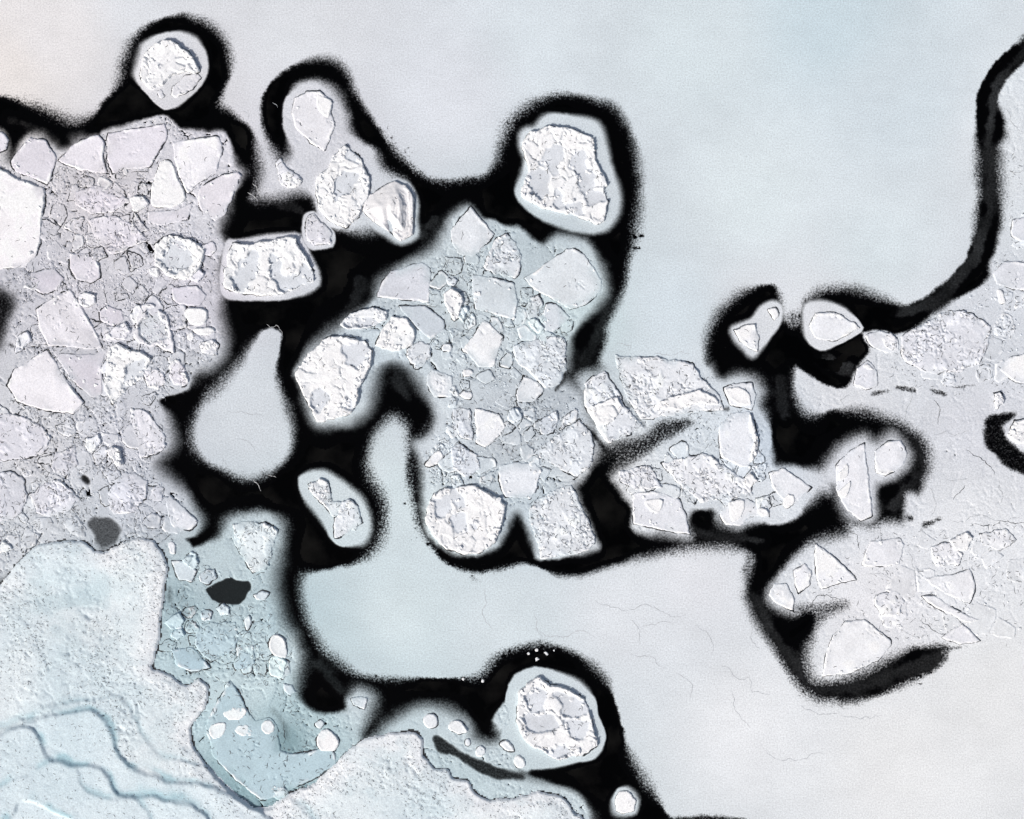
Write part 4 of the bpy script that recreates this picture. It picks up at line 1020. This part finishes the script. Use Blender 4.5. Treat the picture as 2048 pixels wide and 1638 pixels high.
floe("smooth white leaf-shaped floe at the right end of that raft", "1537,946 1570,937 1624,975 1591,1008 1561,998 1542,970", 'smooth', .16, (234, 236, 240), crack=.8, more=[("1567,996 1576,988 1590,993 1588,1010 1572,1018 1564,1008", 'white', .22)])
floe("upright cracked white floe left of the curved black lead", "1672,930 1701,901 1729,886 1735,930 1741,970 1745,1030 1721,1043 1691,1018 1671,980", 'smooth', .17, (234, 235, 239), crack=.7, more=[("1674,985 1702,958 1698,985 1686,996", 'white', .30), ("1676,950 1695,922 1697,950 1678,962", 'white', .26)])
floe("rounded square white floe inside the bend of the curved black lead", "1747,901 1776,882 1800,881 1816,905 1809,929 1771,953 1751,944", 'smooth', .20, (236, 237, 241), crack=.6)
# ---- right edge
GROUP = 'floes at the right edge'
floe("large pebbled floe frozen in below the lead at the right", "1802,671 1841,651 1890,622 1930,620 1984,650 1979,690 1960,729 1901,748 1851,744 1803,720", 'crumb', .15, (222, 224, 230), crack=.6, blocks=8, bsize=(3, 7))
floe("narrow floe with a round crumbly lump at the left tip of the right ice", "1727,671 1760,661 1794,676 1799,700 1771,707 1741,694", 'smooth', .16, (228, 230, 235), crack=.6, more=[("1766,676 1780,664 1794,676 1795,698 1778,704 1766,692", 'crumb', .24, (238, 239, 242))])
floe("small rounded floe beside the black pocket at the right", "1713,736 1735,719 1754,740 1757,774 1731,780 1707,769", 'smooth', .15, (228, 230, 236), crack=.5, more=[("1724,734 1735,725 1749,738 1742,742", 'white', .22)])
floe("white angular floe cut by the right edge at mid height", "1999,740 2020,711 2120,700 2120,775 2031,765", 'smooth', .20, (240, 241, 243), crack=1.0)
floe("small bright block casting a dark line near the right edge", "1993,581 2004,580 2012,604 1999,607", 'white', .26, WH, crack=1.0)
floe("little rough lump above the dark pocket at the right edge", "1986,786 2000,781 2008,800 1991,818", 'rubble', .20, (238, 239, 242), blocks=4, bsize=(3, 6), crack=.8)
floe("rubbly white floe in the dark pocket at the right edge", "2013,870 2030,842 2120,830 2120,900 2036,886", 'rubble', .26, WH, blocks=12, crack=.6)
floe("pale plate between the lead and the small bright block at the right", "1984,547 2010,522 2090,530 2090,582 2022,580 1992,570", 'smooth', .12, (222, 225, 231), crack=.7)
floe("pale plate near the top of the right ice strip", "2024,440 2090,420 2090,480 2040,485 2022,470", 'smooth', .10, (224, 227, 233), crack=.6)
# ---- lower right raft
GROUP = 'floes of the lower right raft'
floe("clean white triangular floe in the lower right raft", "1632,1087 1660,1106 1690,1131 1714,1160 1671,1169 1642,1178 1631,1150 1627,1110", 'smooth', .18, (240, 241, 244), crack=0.44, blocks=5, bsize=(3, 6))
floe("small white oval floe left of the clean triangular floe", "1586,1141 1609,1126 1624,1140 1619,1170 1596,1188 1589,1170", 'smooth', .16, (238, 239, 243), crack=0.39)
floe("white wedge floe at the left tip of the lower right raft", "1536,1191 1546,1166 1575,1166 1589,1200 1589,1226 1551,1207", 'smooth', .18, (240, 241, 243), crack=0.39)
floe("white four-sided floe with a dark left edge in the lower right raft", "1727,1110 1741,1082 1799,1073 1809,1090 1799,1130 1756,1134 1724,1131", 'smooth', .17, (234, 235, 239), crack=0.50, blocks=6, bsize=(3, 6))
floe("pale pointed floe right of the middle of the lower right raft", "1847,1156 1910,1146 1939,1136 1954,1170 1939,1208 1891,1190", 'smooth', .15, (236, 237, 240), crack=0.44)
floe("large smooth white floe at the bottom of the lower right raft", "1691,1241 1730,1239 1779,1275 1784,1290 1760,1319 1701,1348 1643,1354 1651,1310 1666,1270", 'smooth', .20, (240, 241, 243), crack=0.33, blocks=8, bsize=(3, 6))
floe("faint crumbly plate at the top of the lower right raft", "1857,1091 1900,1081 1929,1110 1919,1129 1872,1134", 'crumb', .10, (232, 233, 237), crack=0.28)
floe("faint crumbly plate at the upper right of the lower right raft", "1957,1066 2010,1056 2038,1080 2001,1104 1962,1090", 'crumb', .12, (234, 235, 238), crack=0.28)
floe("long thin white plate below the pale pointed floe", "1842,1192 1870,1190 1925,1225 1960,1240 1930,1245 1870,1215", 'smooth', .11, (236, 237, 240), crack=0.39)
floe("crumbly plate right of the dark murky patch", "1752,1190 1790,1180 1808,1200 1800,1228 1765,1232 1748,1212", 'crumb', .12, (232, 233, 237), crack=0.33)
floe("triangular pale plate above the end of the lower dark lead", "1880,1275 1925,1248 1962,1282 1920,1290", 'smooth', .10, (232, 233, 237), crack=0.33)

# ------------------------------------------------------------------ broken plates fused into the slush, one by one
def voronoi_plates(key, poly, spacing, seed, tone, hh=.060, drop=.2, crk=(.15, .75)):
    r = random.Random(seed); pl = P(poly); a = np.array(pl)
    x0, y0 = a.min(0) - 60; x1, y1 = a.max(0) + 60
    seeds = []
    for _ in range(9000):
        p = (r.uniform(x0, x1), r.uniform(y0, y1)); m = spacing * r.choice((.5, .6, .8, 1.1, 1.7, 2.1))
        if all((p[0] - q[0]) ** 2 + (p[1] - q[1]) ** 2 > ((m + q[2]) * .5) ** 2 for q in seeds):
            seeds.append((p[0], p[1], m))
    sx = np.array([p[0] for p in seeds]); sy = np.array([p[1] for p in seeds])
    ins = poly_sd(sx, sy, pl)
    hid = np.full(sx.shape, 999.0)
    for q in MAIN:
        hid = np.minimum(hid, poly_sd(sx, sy, q))
    n = 0
    for i in range(len(seeds)):
        if ins[i] > -4 or hid[i] < -6: continue
        if r.random() < drop: continue
        cell = [(seeds[i][0] + dx * 60, seeds[i][1] + dy * 60) for dx, dy in ((-1, -1), (1, -1), (1, 1), (-1, 1))]
        near = np.argsort((sx - sx[i]) ** 2 + (sy - sy[i]) ** 2)[1:14]
        gap = r.uniform(.2, 2.6)
        for j in near:
            mx, my = (sx[i] + sx[j]) / 2, (sy[i] + sy[j]) / 2
            nx_, ny_ = sx[j] - sx[i], sy[j] - sy[i]; l = math.hypot(nx_, ny_); nx_ /= l; ny_ /= l
            out = []
            for k in range(len(cell)):
                p, q = cell[k], cell[(k + 1) % len(cell)]
                dp = (p[0] - mx) * nx_ + (p[1] - my) * ny_ + gap; dq = (q[0] - mx) * nx_ + (q[1] - my) * ny_ + gap
                if dp <= 0: out.append(p)
                if dp * dq < 0:
                    t = dp / (dp - dq); out.append((p[0] + (q[0] - p[0]) * t, p[1] + (q[1] - p[1]) * t))
            cell = out
            if len(cell) < 3: break
        if len(cell) < 3: continue
        ca = np.array(cell)
        if base_cov(ca[:, 0], ca[:, 1]).min() < .9: continue
        if np.ptp(ca[:, 0]) < 9 or np.ptp(ca[:, 1]) < 9: continue
        cx, cy = ca.mean(0)
        st = r.choices(('crumb', 'smooth', 'rubble'), (.55, .35, .10))[0]
        c = np.array(tint_at(np.array([cx]), np.array([cy]))[0])
        cs = 255 * np.where(c <= .0031308, c * 12.92, 1.055 * c ** (1 / 2.4) - .055)
        col = np.minimum(cs + r.uniform(*tone), 240)
        if st == 'rubble': col = np.minimum(cs + 34, 245)
        build_slab(SHEETS[key], W(cx, cy), cell, st, hh + r.uniform(-.015, .025), col, [], seed + i * 29, r.uniform(*crk), plate="ice_plate")
        n += 1
    return n
MAIN = list(ALL_SLABS)
voronoi_plates("left", "30,330 110,325 300,335 300,420 400,440 440,460 440,600 440,700 380,755 320,800 345,900 330,1000 360,1070 150,1075 40,1090 -60,1120 -60,560 90,540", 34, 7001, (-2, 11), .055, .3, (.0, .45))
voronoi_plates("centre", "870,510 960,510 1060,600 1140,650 1130,760 1180,840 1180,930 1060,1000 860,970 850,880 900,740 830,680 800,610", 34, 7002, (0, 13), .055, .3, (.0, .45))
voronoi_plates("raft_d", "1240,720 1520,760 1540,960 1600,1000 1480,1060 1270,1060 1240,960 1400,860", 34, 7003, (1, 12), .055, .3, (.1, .5))
voronoi_plates("right", "1720,1070 2050,1050 2060,1290 1700,1290 1800,1200 1700,1140", 46, 7004, (-1, 5), .035, .6, (.0, .1))
voronoi_plates("right", "1985,320 2060,300 2060,790 1760,775 1800,700 1960,600 2000,480", 38, 7005, (0, 9), .03, .35, (.0, .3))
voronoi_plates("shore", "345,1100 560,1150 590,1370 620,1420 480,1340 400,1340 330,1320", 36, 7006, (-4, 14), .035, .4, (.1, .6))

# loose white fragments floating in the lead above the bottom floe
for i, (fx, fy, fs, lb) in enumerate([(1057, 1307, 4, "tiny white ice fragment, leftmost of the group above the bottom floe"), (1073, 1300, 5, "tiny white ice fragment, highest of the group above the bottom floe"),
                                      (1092, 1308, 6, "largest white ice fragment floating above the bottom floe"), (1074, 1319, 6, "white ice fragment nearest the bottom floe in the black lead"),
                                      (1108, 1301, 3, "tiny white ice fragment, rightmost of the group above the bottom floe"), (965, 1362, 5, "white ice fragment at the corner of the lower sheet"), (926, 1358, 4, "tiny white ice fragment against the lower sheet edge"),
                                      (1572, 0, 0, None)]):
    if lb is None: break
    o = bpy.data.objects.new("ice_fragment", BLK[(i * 5) % len(BLK)])
    wx, wy = W(fx, fy)
    o.location = (wx, wy, -.05); s = fs / S
    o.scale = (s, s * .8, s * .6); o.rotation_euler = (0, 0, i * 1.3)
    tag(link(o), lb, "ice fragment", "loose fragments in the lead")

# ------------------------------------------------------------------ brash: crumbs of broken ice frozen into the slush
def brash(parent, regions, dens, seed, sizes=(1.6, 5.5), bright=1.0):
    r = np.random.default_rng(seed); PTS = []; SZ = []; ZZ = []; CC = []
    for reg in regions:
        pl = P(reg); a = np.array(pl)
        x0, y0 = a.min(0); x1, y1 = a.max(0)
        n = int((x1 - x0) * (y1 - y0) * dens)
        x = r.uniform(x0, x1, n); y = r.uniform(y0, y1, n)
        ok = poly_sd(x, y, pl) < 0
        ok &= fbm(x, y, 38, 3, seed) > .44
        ok &= base_cov(x, y) > 1.0
        ok &= r.uniform(0, 1, n) < sst(.4, .7, fbm(x, y, 22, 2, seed + 3)) + .25
        x = x[ok]; y = y[ok]
        s = sizes[0] + (sizes[1] - sizes[0]) * r.power(.45, len(x)) ** 1.5
        PTS += list(zip(x, y)); SZ += list(s); ZZ += list(base_z(x, y) + s / S * .1)
        c = tint_at(x, y) * r.uniform(.98, 1.22, (len(x), 1)) * bright
        CC += list(np.clip(c, 0, .88))
    if not PTS: return
    me = scatter_mesh("brash_ice", PTS, SZ, ZZ, M_SLAB, CC, (0, 0), seed)
    tag(link(bpy.data.objects.new("brash_ice", me), parent), None, None, None, "stuff")

def slush_fissures(key, poly, dens, seed, length=(4, 15), width=(.6, 1.4)):
    r = np.random.default_rng(seed); pl = P(poly); a = np.array(pl)
    x0, y0 = a.min(0); x1, y1 = a.max(0); n = int((x1 - x0) * (y1 - y0) * dens)
    x = r.uniform(x0, x1, n); y = r.uniform(y0, y1, n)
    ok = (poly_sd(x, y, pl) < 0) & (base_cov(x, y) > .9) & (r.uniform(0, 1, n) < .15 + sst(.42, .62, fbm(x, y, 45, 3, 26)))
    fissures(SHEETS[key], x[ok], y[ok], base_z, (0, 0), seed + 1, length, width)
slush_fissures("left", "-60,330 60,300 110,330 300,340 300,420 400,440 445,460 445,600 440,700 380,760 330,790 350,900 340,1000 360,1080 -60,1120", .016, 401)
slush_fissures("centre", "860,520 960,510 1060,600 1140,650 1130,760 1180,840 1180,930 1060,1000 860,970 850,880 900,740 850,680", .013, 402)
slush_fissures("shore", "340,1110 560,1150 600,1380 680,1440 660,1550 540,1600 420,1520 400,1350 330,1330", .008, 403, (4, 12))
slush_fissures("right", "1800,1060 2050,1040 2060,1290 1700,1290 1620,1180 1700,1080", .007, 404, (4, 14), (.5, 1.1))
slush_fissures("right", "1990,300 2060,300 2060,800 1760,780 1800,700 1960,600", .007, 405, (4, 12), (.5, 1.1))
slush_fissures("raft_d", "1240,720 1520,760 1540,960 1600,1000 1480,1060 1270,1060 1240,960 1300,900", .007, 406, (4, 12), (.5, 1.2))
brash(SHEETS["left"], ["90,330 200,340 300,350 300,420 380,440 440,460 420,560 380,600 360,700 330,740 260,700 200,640 150,580 60,560 80,500 100,400",
                       "-60,830 170,830 260,820 330,930 330,1010 360,1070 150,1090 60,1100 -60,1150", "190,600 270,600 370,720 330,800 250,810 210,720"], .075, 301, (1.0, 4.2))
brash(SHEETS["centre"], ["880,520 960,520 940,600 960,640 1050,650 1130,660 1060,680 1030,740 1050,760 1030,820 900,810 900,740 930,720 880,700 860,680 890,650 870,600",
                         "960,900 1060,820 1090,800 1150,800 1180,840 1050,930 990,930", "870,870 960,900 1000,930 960,970 870,970"], .060, 302, (1.0, 4.0))
brash(SHEETS["shore"], ["340,1110 560,1150 600,1380 560,1420 500,1330 440,1350 340,1330", "420,1460 560,1500 660,1500 640,1550 540,1590 430,1520"], .014, 303, (1.2, 3.6))
brash(SHEETS["right"], ["1980,420 2100,420 2100,720 1990,700 1900,610", "1800,1060 2040,1050 2040,1290 1700,1290 1800,1180"], .010, 304, (1.4, 4.5))
brash(SHEETS["raft_d"], ["1240,920 1330,900 1420,850 1440,920 1340,970 1250,970", "1330,970 1480,1000 1440,1050 1340,1050"], .020, 305, (1.2, 4))

# ------------------------------------------------------------------ hairline cracks in the sheets
def crack_line(parent, pts, width, mat, seed, org=(0, 0), amp=1.0):
    r = random.Random(seed); line = [np.array(p, float) for p in pts]
    for it in range(4):
        nl = [line[0]]
        for a, b in zip(line[:-1], line[1:]):
            d = b - a; L_ = np.hypot(*d)
            m = (a + b) / 2 + np.array([-d[1], d[0]]) * r.uniform(-.16, .16) * amp
            nl += [m, b] if L_ > 4 else [b]
        line = nl
    V = []; Fq = []
    for i, p in enumerate(line):
        t = line[min(i + 1, len(line) - 1)] - line[max(i - 1, 0)]
        t = t / (np.hypot(*t) + 1e-9); nrm = np.array([-t[1], t[0]])
        w = width * r.uniform(.25, 1.0) * min(1, .3 + 3.0 * min(i, len(line) - 1 - i) / len(line))
        for s_ in (-.5, .5):
            q = p + nrm * w * s_
            wx, wy = W(*q)
            V.append((wx - org[0], wy - org[1], float(base_z(q[:1], q[1:])[0]) + .008))
        if i: Fq.append((2 * i - 2, 2 * i - 1, 2 * i + 1, 2 * i))
    me = make_mesh("crack", np.array(V), np.array(Fq), mat, False)
    return link(bpy.data.objects.new("crack", me), parent)

k = 0
for s_ in ["1068,1225 1072,1250 1085,1275", "1075,1262 1110,1272 1150,1262 1190,1275", "1262,1240 1280,1262 1278,1290", "1280,1255 1310,1250 1345,1246", "1190,1200 1230,1215 1300,1212 1370,1230",
           "1260,1308 1300,1312 1335,1338", "1390,1250 1420,1275 1425,1310", "1440,1330 1478,1360 1500,1352", "1498,1355 1505,1385 1540,1390", "1510,1245 1500,1275 1520,1300", "1600,1410 1640,1430 1680,1425",
           "1680,1430 1720,1438 1765,1430", "1462,1380 1470,1420 1500,1455", "970,1180 965,1230 985,1260", "1530,1500 1600,1520 1650,1510", "1352,1345 1385,1370 1380,1400"]:
    k += 1; crack_line(SHEETS["lower"], P(s_), 1.5, M_HAIR, k)
for s_ in ["1830,770 1818,810 1812,850", "1868,800 1880,822 1876,850", "1868,870 1895,862 1910,872 1938,860", "1890,955 1915,960 1940,955", "1905,1000 1920,985 1930,970", "1998,960 2005,985 1998,1010", "1900,1040 1960,1030 2060,1030",
           "1940,1052 2000,1042 2060,1040", "1995,205 2020,230 2045,265", "2010,340 2040,345 2060,340", "1590,1240 1640,1190 1690,1195", "1840,960 1870,1000 1860,1035", "1700,790 1680,800 1690,815", "1930,900 1960,915 1990,950",
           "1735,1150 1790,1160 1830,1150", "1810,1100 1830,1140 1825,1180", "1690,1060 1715,1070 1720,1100", "1960,1130 1990,1110 1985,1135", "1880,1250 1910,1260 1950,1250", "1840,1240 1870,1262 1900,1265", "1805,1260 1840,1275 1860,1270"]:
    k += 1; crack_line(SHEETS["right"], P(s_), 1.7, M_HAIR if k % 3 else M_CRACK, k)
for s_ in ["455,822 490,826 530,832", "478,880 500,885 512,905", "445,915 455,935"]:
    k += 1; crack_line(pear, P(s_), 1.3, M_HAIR, k, (ox, oy))
for s_ in ["1232,688 1262,690 1258,702", "1310,705 1340,712 1380,708", "545,205 555,215", "485,220 498,230 495,240"]:
    k += 1; crack_line(SHEETS["upper"], P(s_), 1.3, M_HAIR, k)
for s_ in ["195,268 212,285 211,320 218,360 214,375", "352,350 362,385 375,410", "262,345 300,345", "300,420 260,440", "175,430 240,425 262,445", "330,570 350,640 366,700 380,740", "345,600 360,660", "270,470 300,500", "210,570 215,610", "180,810 240,800",
           "60,925 100,945 95,965", "265,425 262,400 300,370", "380,470 410,500", "200,505 215,470"]:
    k += 1; crack_line(SHEETS["left"], P(s_), 2.0, M_CRACK if k % 2 else M_HAIR, k)
for s_ in ["912,645 914,690", "880,545 895,560 900,580", "1050,700 1050,715", "1000,880 1020,905 1030,930", "1080,870 1060,890 1045,905", "1120,865 1160,830", "958,955 975,975 1008,1005"]:
    k += 1; crack_line(SHEETS["centre"], P(s_), 1.7, M_HAIR, k)
for s_ in ["640,1506 642,1540 650,1545", "663,1505 672,1530", "600,1512 660,1492", "385,1290 400,1315 425,1330", "475,1245 480,1280", "568,1440 565,1490"]:
    k += 1; crack_line(SHEETS["shore"], P(s_), 1.8, M_CRACK, k)
for s_, key in [("505,366 515,380 522,396", "raft_m"), ("495,385 515,400", "raft_m")]:
    k += 1; o = crack_line(SHEETS[key], P(s_), 2.0, M_FROST, k); o.name = "frost_needle"
for s_ in ["505,958 515,968 522,982", "536,950 552,955", "533,648 540,655 552,650 558,655 565,670"]:
    k += 1; o = crack_line(pear, P(s_), 1.6, M_FROST, k, (ox, oy)); o.name = "frost_needle"
print("floes", NF[0], "tris", sum(len(m.polygons) for m in bpy.data.meshes))
